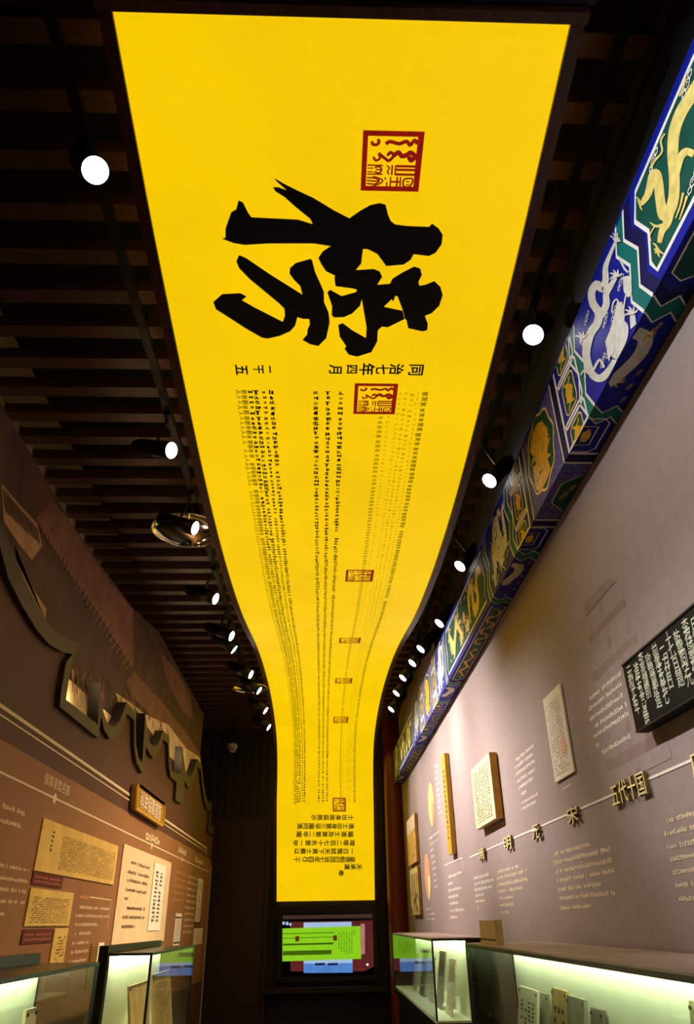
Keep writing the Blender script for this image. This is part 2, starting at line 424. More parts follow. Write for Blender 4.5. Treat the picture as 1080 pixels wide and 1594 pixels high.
print_lines(FL, [(-30, 1244, 39, 1264), (-30, 1267, 32, 1285)], 11, 'body_text', text_cream, wall_left)
print_lines(FL, [(-30, 1341, 46, 1355), (-30, 1362, 44, 1371.6), (-30, 1379, 40, 1389), (-30, 1399, 38, 1406), (-30, 1421, 7, 1423)], 8.5, 'body_text', text_cream, wall_left)
print_lines(FL, [(125, 1395, 139, 1397.5)], 7, 'heading', text_orange, wall_left, gap=0)
wall_line(FL, 140, 1396.5, 173, 1401, 0.006, 'rule_line', text_cream, wall_left)
wall_line(FL, 173, 1401, 167.5, 1446, 0.006, 'rule_line', text_cream, wall_left)
print_lines(FL, [(124, 1411.7, 170, 1415), (118, 1425, 168, 1426.7), (116.7, 1439, 152.5, 1439), (115, 1453, 141, 1452.5), (112.5, 1468, 138, 1466.7), (110, 1482.5, 136, 1480), (107.5, 1496.7, 134, 1494)], 6.5, 'body_text', text_cream, wall_left)
print_lines(FL, [(273 - i * 1.2, 1356 + i * 10.6, 290 - i * 1.2, 1361.7 + i * 10.2) for i in range(5)], 5.5, 'body_text', text_orange, wall_left)
print_lines(FL, [(293 - i * 0.9, 1364 + i * 9.6, 308 - i * 0.9, 1368 + i * 9.2) for i in range(10)], 5.5, 'body_text', text_cream, wall_left)
mb = MB(); slab(mb, FL, [(YEND, -CZ), (YEND + 0.015, -CZ), (YEND + 0.015, 0.7), (YEND, 0.7)], -0.05, 0.012)
mb.build('trim_1', grey_plastic, kind='structure')

# ---- right wall print
def rl(lines, hpx, m=text_white): print_lines(FR, lines, hpx * 1.12, 'body_text', m, wall_right)
rl([(1037, 1278, 1130, 1251), (1034, 1300, 1130, 1272), (1038, 1319, 1130, 1299), (1043, 1338.5, 1130, 1321), (1047, 1359, 1130, 1345), (1052, 1380, 1130, 1369), (1056.6, 1400.6, 1130, 1394)], 9, text_cream)
rl([(863, 1329, 917, 1315.5), (862, 1343, 949, 1322), (864.5, 1357, 951, 1339.5), (867, 1370.7, 955.6, 1355.6), (868, 1384.4, 934.4, 1376.7), (871, 1398, 961, 1389), (872, 1413, 919, 1410.7)], 7.5, text_cream)
rl([(774.4, 1356.7, 806.7, 1349), (773, 1366.7, 820, 1356.7), (774.4, 1378, 821, 1368), (775.6, 1388.4, 812, 1382), (777, 1399, 799, 1396), (778, 1409, 800, 1407), (779, 1420.4, 792, 1419.3)], 6, text_cream)
rl([(737, 1367.5, 760.7, 1360.7), (737.7, 1376.5, 769, 1368.6), (738, 1385.5, 766, 1380), (739, 1395, 752, 1392), (739.5, 1403.6, 754.6, 1401), (741, 1413.8, 744.5, 1412.6)], 5.5)
rl([(697, 1366, 718.5, 1357), (697, 1376.5, 704, 1374), (698, 1386.7, 719.6, 1381), (698, 1397, 713, 1393.5), (699, 1407, 713, 1404.7), (700.5, 1418, 722, 1415), (700.5, 1428, 711.7, 1427)], 5.2)
rl([(803, 1181, 830, 1162), (802, 1195, 829, 1173), (803, 1205, 832.5, 1183.5), (804, 1216, 833.6, 1197), (806.5, 1226, 829, 1212), (810, 1236.6, 819, 1232), (811, 1249, 837, 1237.7), (811, 1260, 836, 1246.7)], 6)
rl([(917.5, 1086, 966, 1048.6), (916, 1104, 966, 1065), (917.5, 1119.4, 969, 1082), (926, 1129, 976, 1096), (923, 1147, 977, 1110), (927, 1161, 933, 1158), (934, 1172, 983, 1144.4)], 8)
rl([(662, 1416, 671, 1414), (663, 1424, 676, 1421), (664, 1432, 676, 1429), (669, 1303, 684, 1295), (672, 1311, 682, 1307)], 4)
rl([(875, 1228, 889, 1221)], 4)
for i in range(9): rl([(676 + i * 0.8, 1194 + i * 9, 680 + i * 0.8, 1192 + i * 9)], 5)
for i in range(9): rl([(668 + i * 1.0, 1305 + i * 9.5, 673 + i * 1.0, 1303 + i * 9.5)], 5)
wall_line(FR, 731, 1334.5, 1140, 1155, 0.009, 'timeline', text_white, wall_right)
wall_line(FR, 692, 1347, 719, 1335.5, 0.007, 'rule_line', text_white, wall_right)
wall_line(FR, 719, 1335.5, 720.5, 1353, 0.007, 'rule_line', text_white, wall_right)
def pagoda(name, m, pts, h=0.0015):
    q = MB(); flat(q, FR, pxs(FR, pts), h); q.build(name, m, wall_right)
pagoda('tier_print', print_pagoda_mid, [(914, 960), (958, 915), (972, 940), (918, 1000)])
pagoda('tier_print', print_pagoda_mid, [(919, 1002), (974, 942), (987, 992), (924, 1052)])
pagoda('tier_print', print_pagoda_mid, [(926, 1062), (988, 1000), (1038, 1135), (942, 1186)])
pagoda('tier_print', print_pagoda_mid, [(948, 1198), (1040, 1150), (1046, 1180), (954, 1224)])
pagoda('roof_print', print_pagoda_dark, [(909, 941), (946, 900), (958, 905), (912, 960)], 0.002)
pagoda('roof_print', print_pagoda_dark, [(916, 991.7), (971.7, 930.6), (973, 943), (919, 1003)], 0.002)
pagoda('roof_print', print_pagoda_dark, [(921.7, 1049), (991, 984.7), (993, 997), (924.4, 1062)], 0.002)
pagoda('roof_print', print_pagoda_dark, [(941, 1186), (1042, 1130), (1041, 1152), (947, 1203)], 0.002)
for (x, y, w, hh) in ((937, 946, 5, 20), (950, 1000, 5, 22), (979, 1130, 6, 22), (995, 1204, 7, 20)):
    pagoda('arch_print', print_pagoda_dark, [(x - w / 2, y + hh / 2), (x + w * 0.8, y + hh / 2 - 3), (x + w * 0.5, y - hh / 2 + 3), (x, y - hh / 2), (x - w * 0.7, y - hh / 2 + 5)], 0.0025)
def pie(cx, cy, hh, c1, c2):
    u, v = FR.px(cx, cy); r = (FR.px(cx, cy - hh)[1] - FR.px(cx, cy + hh)[1]) / 2
    g = thing('pie_chart', None, None, FR.p(u, v)); g.parent = wall_right
    arc = lambda a, b: [(u, v)] + [(u + r * math.cos(a + (b - a) * i / 24), v + r * math.sin(a + (b - a) * i / 24)) for i in range(25)]
    for nm, a, b, m in (('pie_slice', -math.pi * 0.5, 0.0, c2), ('pie_slice', 0.0, math.pi * 1.5, c1)):
        q = MB(); flat(q, FR, arc(a, b), 0.003); q.build(nm, m, g)
pie_a = mat('pie light orange', (240, 190, 124), 0.7, 0, 0.05); pie_b = mat('pie salmon', (224, 160, 116), 0.7, 0, 0.05)
pie_c = mat('pie pale yellow', (240, 214, 150), 0.7, 0, 0.05)
pie(671.5, 1252, 37, pie_a, pie_b); pie(665.5, 1364, 37, pie_b, pie_c)

# ================================================================ yellow scroll banner under the ceiling
PROF = [(1.13, 2.435), (1.5, 2.362), (1.92, 2.29), (2.61, 2.205), (3.3, 2.138), (3.9, 2.112), (4.5, 2.12), (5.1, 2.16), (5.6, 2.215), (6.2, 2.31), (6.8, 2.405), (7.5, 2.485), (8.2, 2.53), (8.9, 2.545), (9.6, 2.515), (10.2, 2.44), (10.65, 2.32), (10.95, 2.11), (11.1, 1.83), (11.17, 1.5), (11.25, 0.9), (11.34, 0.27)]
PR = [Vector(p) for p in catmull(PROF, 10)]
SS = [0.0]
for a, b in zip(PR, PR[1:]): SS.append(SS[-1] + (b - a).length)
def prof(s):
    s = min(max(s, 0.0), SS[-1] - 1e-6)
    lo, hi = 0, len(SS) - 1
    while hi - lo > 1:
        mid = (lo + hi) // 2
        if SS[mid] <= s: lo = mid
        else: hi = mid
    t = (s - SS[lo]) / (SS[hi] - SS[lo]); p = PR[lo].lerp(PR[hi], t)
    a = PR[max(lo - 1, 0)]; b = PR[min(hi + 1, len(PR) - 1)]; d = (b - a).normalized()
    return p, d
def ban(X, s, h=0.0):
    p, d = prof(s); return (X, p.x + d.y * h, CZ + p.y - d.x * h)
def ban_px(px, py):
    r = ray(px, py); e = r.z / r.y
    for i in range(len(PR) - 1):
        f0 = PR[i].y - PR[i].x * e; f1 = PR[i + 1].y - PR[i + 1].x * e
        if f0 >= 0 >= f1 or (i == len(PR) - 2):
            t = f0 / (f0 - f1) if f0 != f1 else 0
            Y = PR[i].x + (PR[i + 1].x - PR[i].x) * t
            return (r.x / r.y * Y, SS[i] + (SS[i + 1] - SS[i]) * t)
def edge(s):
    k = min(max((s - (SS[-1] - 1.3)) / 1.3, 0), 1)
    return -0.650 + 0.035 * k, 0.770 - 0.012 * k
banner = thing('scroll_banner', 'long yellow backlit banner with black calligraphy curving along ceiling down far wall', 'banner', (0.06, 1.13, CZ + 2.4))
def strip(mb, s0, s1, n, fx0, fx1, h0, h1):
    rows = []
    for i in range(n + 1):
        s = s0 + (s1 - s0) * i / n
        rows.append([ban(fx0(s), s, h0), ban(fx1(s), s, h0), ban(fx1(s), s, h1), ban(fx0(s), s, h1)])
    mb.rings(rows, 0, True, (True, True))
mb = MB(); strip(mb, 0, SS[-1], 130, lambda s: edge(s)[0], lambda s: edge(s)[1], -0.03, 0.0); mb.build('banner_cloth', banner_yellow, banner)
mb = MB(); strip(mb, -0.0, SS[-1], 130, lambda s: edge(s)[0] - 0.045, lambda s: edge(s)[0] - 0.001, -0.04, 0.012); mb.build('side_rail', frame_wood, banner)
mb = MB(); strip(mb, -0.0, SS[-1], 130, lambda s: edge(s)[1] + 0.001, lambda s: edge(s)[1] + 0.045, -0.04, 0.012); mb.build('side_rail', frame_wood, banner)
mb = MB(); a, d = prof(0.0)
mb.box((-0.70, a.x - 0.035, CZ + a.y - 0.02), (0.82, a.x - 0.001, CZ + a.y + 0.07)); mb.build('end_rail', frame_wood, banner)
plain('trim_2', (-0.72, 0.98, CZ + a.y + 0.02), (0.84, 1.09, CZ + 2.63), mat('bulkhead', (38, 26, 60), 0.6, 0, 0.15))

def ban_print(mb2d, name, m, h, parent=banner):
    """flat print laid on the curved banner: cut across its length so that it follows the curve"""
    bm = bmesh.new()
    vs = [bm.verts.new((x, s, 0)) for x, s in mb2d.v]
    for f in mb2d.f:
        try: bm.faces.new([vs[i] for i in f])
        except ValueError: pass
    smin = min(s for _, s in mb2d.v); smax = max(s for _, s in mb2d.v); c = math.floor(smin * 10) / 10 + 0.1
    if smax - smin < 1.2:
        while c < smax:
            bmesh.ops.bisect_plane(bm, geom=bm.verts[:] + bm.edges[:] + bm.faces[:], plane_co=(0, c, 0), plane_no=(0, 1, 0)); c += 0.1
    for v in bm.verts: v.co = Vector(ban(v.co.x, v.co.y, h))
    me = bpy.data.meshes.new(name); bm.to_mesh(me); bm.free(); me.materials.append(m)
    o = bpy.data.objects.new(name, me); COL.objects.link(o); o.parent = parent; o.matrix_parent_inverse = Matrix.Translation(-parent.location)
    return o
CH1 = [(425.9, 275.8), (442.6, 285.5), (462, 295.2), (488.3, 307.5), (520.4, 327.0), (543.5, 338.9), (561, 326.9), (576, 318.5), (590.7, 315.2), (600, 317.6), (603.7, 333.3), (608.3, 343.5), (614.8, 348.5), (633.3, 350.9), (667.6, 352.2), (672.2, 347.2),
       (682.4, 354.6), (688.9, 364.8), (687, 379.6), (677.8, 392.6), (667.6, 397.8), (643.5, 394.8), (638.9, 403.7), (627.8, 411.1), (600.9, 413.3), (592.6, 401.9), (587, 394.4), (572.2, 387), (564.8, 386.7), (562, 409.3), (553.7, 419.5),
       (581.5, 417.8), (590.7, 421.5), (594.8, 429.8), (587, 442.4), (606.5, 440.9), (611, 432.6), (625.9, 423.3), (644.4, 414), (653.7, 416.9), (656.5, 427), (650.9, 438.1), (652.8, 444), (663, 441.9), (675.9, 436.7), (685.2, 445.6), (688.9, 458.5),
       (683.3, 475.2), (672.2, 486.3), (661, 490.9), (665.7, 503), (664.8, 513.1), (657.4, 515), (635.2, 510), (632.4, 497), (629.8, 495.6),
       (626.9, 482.6), (618.5, 460), (614.8, 460), (612, 468.7), (609.3, 465), (597.2, 476.7), (626.6, 482.9),
       (629.4, 495.9), (603.7, 508.5), (594.4, 507.6), (588, 513.1), (587, 530.7), (577.8, 547.4), (555.6, 554.3), (542.6, 551.1), (536, 541.9), (538.9, 538.1), (528.7, 523.3), (526.3, 504.8), (533.3, 502), (548, 513.1), (569.4, 525.2),
       (570.4, 508.5), (563, 465), (560.2, 475.2), (548, 487.2), (535.2, 492.8), (520.4, 493.3), (516.3, 490), (516.7, 475.2), (509.3, 453.9), (513.9, 450.2), (531.5, 460), (553.7, 453.9), (555.6, 450.2), (550, 448.3), (522.2, 444.6), (520.4, 432.6),
       (521.3, 428), (507.4, 421.5), (500, 410.4), (495.4, 400.7), (502.4, 390.2), (514.7, 382.3), (488.3, 378.2), (418, 378.2), (381, 380.5), (363.4, 377.5), (345.8, 370.8), (351, 369), (351, 355), (360, 329.5), (367.8, 325), (371.3, 311),
       (378.4, 314.5), (386.3, 330.4), (391.6, 337.4), (463.7, 341), (486.6, 348), (483, 340), (460.2, 321.6), (442.6, 305.7), (428.5, 297), (425, 290.3), (433.8, 290.8), (446, 295.2), (432, 282.9)]
CH2 = [(372.2, 396.2), (382.8, 400.6), (421.5, 426.9), (470.7, 457.7), (467.2, 444.5), (458.4, 435.7), (450.5, 425.2), (451.4, 416.4), (460.2, 408.5), (483, 402), (485.7, 404.1), (490.1, 421.7), (504.2, 453.3), (504.2, 469.2), (511.2, 485), (513, 500.8),
       (507.7, 525.5), (495.4, 537.8), (483, 535.1), (470.7, 528.1), (477.8, 520.2), (478.7, 511.4), (482.2, 504.4), (481.3, 495.6), (472.5, 495.6), (462.8, 492.9), (459.3, 506.1), (451.4, 514.9), (435.6, 521.9), (416.2, 526.3), (407.4, 524.6), (382.8, 510.5),
       (352.9, 491.2), (336.2, 480.6), (332.1, 469.2), (345.8, 456.9), (374, 455.4), (383.7, 460.4), (376.6, 466.5), (396.9, 478), (440, 500), (443.5, 490.3), (442.6, 479.7), (433.8, 470.9), (388.1, 433.1), (372.2, 416.4), (367.8, 405.8)]
big = thing('calligraphy_character', None, None, banner.location); big.parent = banner; big.matrix_parent_inverse = Matrix.Translation(-banner.location)
for pts in (CH1, CH2):
    q = MB(); q.poly([ban_px(x, y) for x, y in pts]); ban_print(q, 'brush_stroke', ink, 0.004, big)
big['label'] = 'huge black brush character'
def bglyph(q, ch, X, s, size, bold=0.02):
    for ox, oy in ((-.022, -.022), (.022, -.022), (-.022, .022), (.022, .022)):      # brush weight
        put_glyph(q, ch, lambda gx, gy: (X + (gy - 0.5 + oy) * size, s + (gx - 0.5 + ox) * size), bold)
q = MB()
for ch, x, y, sz in (('同', 648, 575, .076), ('治', 617, 574, .07), ('七', 594.5, 574, .064), ('年', 571, 574, .076), ('四', 548, 574, .06), ('月', 522.5, 575, .066), ('二', 415, 574, .056), ('十', 402, 574, .052), ('五', 376.6, 575, .068)):
    X, s = ban_px(x, y); q = MB(); bglyph(q, ch, X, s, sz, 0.0); ban_print(q, 'date_character', ink, 0.004)
q = MB()
for txt, y, xa, xb in (('奉', 1359, 530.7, 530.7), ('天承運', 1349, 559, 540), ('皇帝制曰同治七年四月二十', 1337.8, 548.5, 461), ('一日策試天下貢士蔡以', 1325, 548, 462), ('瑺等二百七十名第一甲', 1312, 548, 459.6), ('賜進士及第第二甲賜', 1298.5, 545.5, 465.5), ('進士出身第三甲賜同進', 1286, 547, 467), ('士出身故茲誥示', 1272.5, 546, 488.5)):
    for i, ch in enumerate(txt):
        x = xa + (xb - xa) * (i / max(1, len(txt) - 1)); X, s = ban_px(x, y); q = MB(); bglyph(q, ch, X, s, 0.082, 0.0); ban_print(q, 'edict_character', ink_brown, 0.004)
# list of names: columns of small characters
s_a = ban_px(520, 611)[1]; s_b = ban_px(507, 1250)[1]; pitch = ban_px(400, 619.2)[1] - ban_px(400, 611.1)[1]
colsX = {}
def addcol(name, frac, fn, start=611, stop=1250, size=0.030):
    Xc = 0.06 + frac * 1.42; q = MB(); s = ban_px(520, start)[1]; n = 0; e = ban_px(507, stop)[1]; gap = 0
    while s < e:
        if not (random.random() < 0.03):
            fn(q, Xc + random.uniform(-.002, .002), s, size * random.uniform(0.85, 1.1), n)
        s += pitch; n += 1; gap += 1
        if gap >= random.choice((3, 5, 5, 6)) : s += pitch * 0.22; gap = 0
    ban_print(q, name, ink_brown, 0.003)['kind'] = 'stuff'
def f_ps(q, X, s, size, n):
    fnn = lambda gx, gy: (X + (gy - 0.5) * size, s + (gx - 0.5) * size)
    for x0, y0, x1, y1 in random.choice(PSEUDO): q.poly([fnn(x0, y0), fnn(x1, y0), fnn(x1, y1), fnn(x0, y1)])
def f_ch(chs, bold=0.01): return lambda q, X, s, size, n: put_glyph(q, chs[n % len(chs)], lambda gx, gy: (X + (gy - 0.5) * size, s + (gx - 0.5) * size), bold)
random.seed(11)
for fr_, fn, sz in ((-.326, f_ch('人'), .028), (-.308, f_ch('縣'), .030), (-.286, f_ps, .028), (-.265, f_ps, .030), (-.240, f_ps, .024), (-.215, f_ps, .030), (-.066, f_ps, .030), (-.024, f_ps, .030), (.0195, f_ps, .030), (.304, f_ch('第'), .030)):
    addcol('name_column', fr_, fn, size=sz * 1.02)
for fr_, fn, st, sz in ((.281, f_ch('一一二一'), 611, .020), (.259, f_ch('百十二三'), 613, .018), (.238, f_ch('三十一四'), 611, .018), (.219, f_ch('一二十八九'), 611, .016), (.186, f_ch('十三一'), 648, .016), (.160, f_ch('名'), 649, .026)):
    addcol('name_column', fr_, fn, start=st, size=sz * 1.05)
# seals
def seal_strokes():
    P = []
    def rect(a, b, c, d): P.append([(a, b), (c, b), (c, d), (a, d)])
    rect(0, 0, 1, .085); rect(0, .915, 1, 1); rect(0, .085, .085, .915); rect(.90, .085, 1, .915)
    def st(pts, w): P.extend(ribbon(catmull(pts, 4), w))
    st([(.15, .17), (.17, .22), (.24, .22), (.27, .17), (.24, .14)], .05)
    st([(.38, .21), (.45, .17), (.6, .2), (.72, .16), (.78, .22), (.85, .14), (.9, .2)], .06)
    st([(.19, .42), (.23, .48), (.3, .44), (.27, .36)], .04); st([(.27, .36), (.38, .44), (.45, .48), (.52, .4), (.47, .34), (.42, .4)], .05)
    st([(.52, .4), (.6, .34), (.66, .4), (.74, .38), (.8, .34), (.88, .4), (.82, .47), (.78, .4)], .075)
    for a, b in ((.56, .575), (.62, .635), (.70, .715)): rect(.58, a - .012, .9, b + .012)
    rect(.56, .55, .585, .72); rect(.5, .55, .53, .72)
    for y in (.56, .71): rect(.1, y - .012, .36, y + .012)
    st([(.22, .6), (.3, .58), (.34, .635), (.3, .69), (.22, .67)], .03); rect(.24, .62, .33, .645); rect(.1, .6, .2, .62); rect(.1, .66, .2, .68)
    st([(.42, .56), (.47, .6), (.44, .66), (.47, .71)], .025)
    for y in (.77, .82, .87): st([(.1, y), (.24, y + .01), (.32, .82)], .026)
    st([(.18, .93), (.34, .86), (.36, .8), (.2, .75)], .026)
    rect(.49, .75, .515, .92); rect(.515, .82, .6, .85); rect(.6, .75, .63, .92); rect(.66, .75, .685, .92); rect(.63, .82, .66, .85)
    st([(.74, .78), (.72, .84), (.74, .91), (.84, .91), (.88, .78), (.74, .78)], .03); rect(.77, .82, .83, .84); rect(.77, .87, .83, .89)
    rect(.40, .76, .425, .8); rect(.43, .84, .455, .92)
    return P
SEAL = seal_strokes()
for (x0, x1, y0, y1) in ((563, 656, 202.8, 296.7), (550.9, 617, 595.8, 643.6), (538, 581, 886, 904.5), (528, 561, 992, 1000.4), (521.8, 547.8, 1055, 1063.3), (519, 541.8, 1115, 1125), (517.8, 538.2, 1241.8, 1263.3)):
    A = ban_px(x0, (y0 + y1) / 2); B = ban_px(x1, (y0 + y1) / 2); C = ban_px((x0 + x1) / 2, y0); D = ban_px((x0 + x1) / 2, y1)
    w = B[0] - A[0]; q = MB()
    for p in SEAL: q.poly([(A[0] + u * w, C[1] + v * (D[1] - C[1])) for u, v in p])
    ban_print(q, 'red_seal', seal_red, 0.005)

# ================================================================ painted beam on the right
beam = thing('painted_beam', 'blue and gold painted beam with dragons along the top of grey wall', 'beam', (XBEAM + .06, 5, CZ + ZB0))
mb = MB(); mb.box((XBEAM, 0.1, CZ + ZB0), (XR - 0.002, YBEAM, CZ + ZB1)); mb.build('beam_body', b_navy, beam)
ZIG = [(0, 0), (.22, .05), (.49, .0), (.75, .06), (1.0, .01)]
H = ZB1 - ZB0; DEP = XR - XBEAM - 0.004
def bound(Y, sgn=1): return [(-(min(max(Y + sgn * o, 0.12), YBEAM - 0.01)), ZB0 + f * H) for f, o in ZIG]
ZIGU = [(0, 0), (.35, .045), (.7, .0), (1.0, .04)]
def boundU(Y, sgn=1): return [(-(min(max(Y + sgn * o, 0.12), YBEAM - 0.01)), f * DEP) for f, o in ZIGU]
def between(a, b): return a + b[::-1]
def blob(cx, cy, rx, ry, n=14, wob=0.0):
    return [(cx + rx * math.cos(t) * (1 + wob * math.cos(5 * t)), cy + ry * math.sin(t) * (1 + wob * math.sin(4 * t))) for t in [2 * math.pi * i / n for i in range(n)]]
def claw(x, y, ang, L):
    P = []
    for da in (-.9, -.35, .2, .75, 1.9):
        a = ang + da; e = (x + math.cos(a) * L, y + math.sin(a) * L); m2 = (x + math.cos(a + .25) * L * .55, y + math.sin(a + .25) * L * .55)
        P += ribbon([(x, y), m2, e], [L * .32, L * .26, L * .06])
    return P
def dragon(u0, u1, v0, v1, waves=1.6, ph=0.0, fat=1.0, rnd=0):
    """tail at u0, head at u1; flat outline pieces"""
    rs = random.Random(rnd); Hh = v1 - v0; vc = (v0 + v1) / 2; P = []; n = 44; pts = []; sg = 1 if u1 > u0 else -1
    Lk = abs(u1 - u0)
    for i in range(n + 1):
        t = i / n; a = ph + 2 * math.pi * waves * t
        pts.append((u0 + (u1 - u0) * t + 0.10 * Lk / max(waves, 1) * math.sin(2 * a), vc + Hh * .30 * math.sin(a)))
    ws = [Hh * fat * (.035 + .125 * math.sin(math.pi * min(1, .08 + .82 * (i / n)) ** .8)) for i in range(n + 1)]
    P += ribbon(pts, ws)
    for i in range(2, n - 1, 1):                       # back fin
        a = Vector(pts[i]); d = Vector(pts[i + 1]) - Vector(pts[i - 1])
        nn = Vector((-d.y, d.x)).normalized(); e = a + nn * (ws[i] * .5 + Hh * .03)
        b = a + nn * ws[i] * .48; dd = d.normalized() * Hh * .02
        P.append([tuple(b - dd), tuple(e), tuple(b + dd)])
    for t, s in ((.22, -1), (.42, 1), (.62, -1), (.82, 1)):
        i = int(t * n); a = Vector(pts[i]); d = Vector(pts[i + 1]) - Vector(pts[i - 1]); nn = Vector((-d.y, d.x)).normalized() * s
        k1 = a + nn * Hh * .16 + d.normalized() * Hh * .06; k2 = k1 + nn * Hh * .05 + d.normalized() * Hh * .14 * sg
        k2 = Vector((k2.x, min(max(k2.y, v0 + Hh * .13), v1 - Hh * .13))); k1 = Vector((k1.x, min(max(k1.y, v0 + Hh * .08), v1 - Hh * .08)))
        P += ribbon([tuple(a), tuple(k1), tuple(k2)], [Hh * .13, Hh * .10, Hh * .06])
        P += claw(k2.x, k2.y, math.atan2(nn.y + .3, nn.x + sg), Hh * .10)
    hx, hy = pts[-1]
    P.append(blob(hx, hy, Hh * .13, Hh * .11)); P.append(blob(hx + sg * Hh * .13, hy + Hh * .03, Hh * .10, Hh * .05)); P.append(blob(hx + sg * Hh * .11, hy - Hh * .07, Hh * .08, Hh * .03))
    for k in range(6):
        a = math.pi * (.35 + .24 * k) if sg > 0 else math.pi * (.65 - .24 * k)
        P += ribbon([(hx, hy), (hx + math.cos(a) * Hh * .16, hy + math.sin(a) * Hh * .16), (hx + math.cos(a + .3) * Hh * .25, hy + math.sin(a + .3) * Hh * .24)], [Hh * .06, Hh * .05, Hh * .01])
    for k in (1, -1):
        P += ribbon(catmull([(hx + sg * Hh * .18, hy), (hx + sg * Hh * .24, hy + k * Hh * .12), (hx + sg * Hh * .12, hy + k * Hh * .22), (hx + sg * Hh * .2, hy + k * Hh * .3)], 4), Hh * .02)
    for k in (-.5, -.15, .2, .55):
        a = (math.pi if sg > 0 else 0) + k
        P += ribbon([pts[0], (pts[0][0] + math.cos(a) * Hh * .12, pts[0][1] + math.sin(a) * Hh * .12)], [Hh * .05, Hh * .01])
    for k in range(int(8 * Lk / Hh / 2) + 3):          # flames
        x = u0 + (u1 - u0) * rs.random(); y = v0 + Hh * rs.choice((.12, .2, .8, .88)); a = rs.uniform(0, 6.3)
        P += ribbon(catmull([(x, y), (x + .06 * Hh * math.cos(a), y + .05 * Hh), (x + .13 * Hh * math.cos(a), y + .01 * Hh), (x + .2 * Hh * math.cos(a), y + .06 * Hh)], 3), [Hh * .035] * 9 + [Hh * .008])
    return P
def cloud(cx, cy, r):
    P = []
    for dx, dy, k in ((0, 0, 1.0), (.9, .35, .7), (-.9, -.3, .7)):
        L = blob(cx + dx * r, cy + dy * r, r * .62 * k, r * .5 * k, 10, .12); P += ribbon(L + [L[0]], r * .17)
    P += ribbon([(cx - r * .2, cy), (cx + r * .1, cy + r * .15), (cx + r * .25, cy - r * .1)], r * .14)
    return P
def inside(P, fr, lim):
    u0, u1, v0, v1 = lim
    return [[(min(max(u, u0), u1), min(max(v, v0), v1)) for u, v in p] for p in P]
def add(fr, polys, name, m, h, parent, lim=None):
    if lim: polys = inside(polys, fr, lim)
    q = MB()
    for k, p in enumerate(polys): flat(q, fr, p, h + k * 1.0e-5)
    o = q.build(name, m, parent)
    return o
def two_faced(Y0, Y1, base, name, fn_face, fn_under, s0=1, s1=1):
    """one painted field of the beam: its ground colour on the side and the underside, then what fn paints"""
    q = MB(); flat(q, FB, between(bound(Y0, s0), bound(Y1, s1)), 0.0010); flat(q, FU, between(boundU(Y0, s0), boundU(Y1, s1)), 0.0010)
    o = q.build(name, base, beam)
    fn_face(o, max(Y0, 0.2), min(Y1, YBEAM - .03)); fn_under(o, max(Y0, 0.2), min(Y1, YBEAM - .03))
    return o
def outline(fr, pts, w, name, m, parent, h=0.0022, closed=True):
    add(fr, ribbon(pts + ([pts[0], pts[1]] if closed else []), w), name, m, h, parent)
seedn = [100]
def nxt(): seedn[0] += 1; return seedn[0]
def traced(strokes):
    P = []
    for pts, ws in strokes:
        pts2 = catmull(pts, 5)
        if isinstance(ws, (int, float)): ws = [ws, ws]
        n = len(pts2); w2 = [ws[min(int(i / (n - 1) * (len(ws) - 1)), len(ws) - 2)] + (ws[min(int(i / (n - 1) * (len(ws) - 1)), len(ws) - 2) + 1] - ws[min(int(i / (n - 1) * (len(ws) - 1)), len(ws) - 2)]) * (i / (n - 1) * (len(ws) - 1) - min(int(i / (n - 1) * (len(ws) - 1)), len(ws) - 2)) for i in range(n)]
        for poly in ribbon(pts2, [w * 1.3 for w in w2]): P.append([FB.px(x, y) for x, y in poly])
    return P
def toes(x, y, L, angs, w=3.0):
    return [([(x, y), (x + L * .6 * math.cos(a + .2), y + L * .6 * math.sin(a + .2)), (x + L * math.cos(a), y + L * math.sin(a))], [w, w * .8, .6]) for a in angs]
NEAR_GREEN = [([(1100, 112), (1078, 148), (1061, 176), (1051, 205), (1048.5, 240), (1051, 276), (1050, 308), (1043, 330), (1034, 336), (1029, 310), (1026.5, 285), (1023, 270), (1017, 275), (1011, 300), (1004, 312), (998, 318)], [15, 14, 13, 13, 12, 11, 9, 5]),
    ([(1047, 318), (1041, 345), (1032, 360), (1028, 378)], [11, 9, 5]), ([(1036, 350), (1023, 352), (1013, 346)], [5, 3, 1]), ([(1054, 272), (1061, 246), (1070, 236), (1082, 240)], [8, 9, 9])]
NEAR_GREEN += toes(1026, 388, 13, (0.6, 1.3, 2.0, 2.8, 4.0)) + toes(998, 316, 12, (2.0, 2.6, 3.3, 4.1, 1.2), 2.5)
NEAR_GREEN += [([(1063, 128), (1070, 112), (1066, 136), (1060, 150)], 2.2), ([(1037, 208), (1031, 220), (1033, 236), (1022, 250), (1015, 262)], 2.2), ([(1066, 300), (1061, 322), (1054, 340)], [3, 2, 1]), ([(1072, 305), (1066, 325), (1060, 342)], [3, 2, 1]), ([(1022, 352), (1014, 366), (1016, 376)], 1.6)]
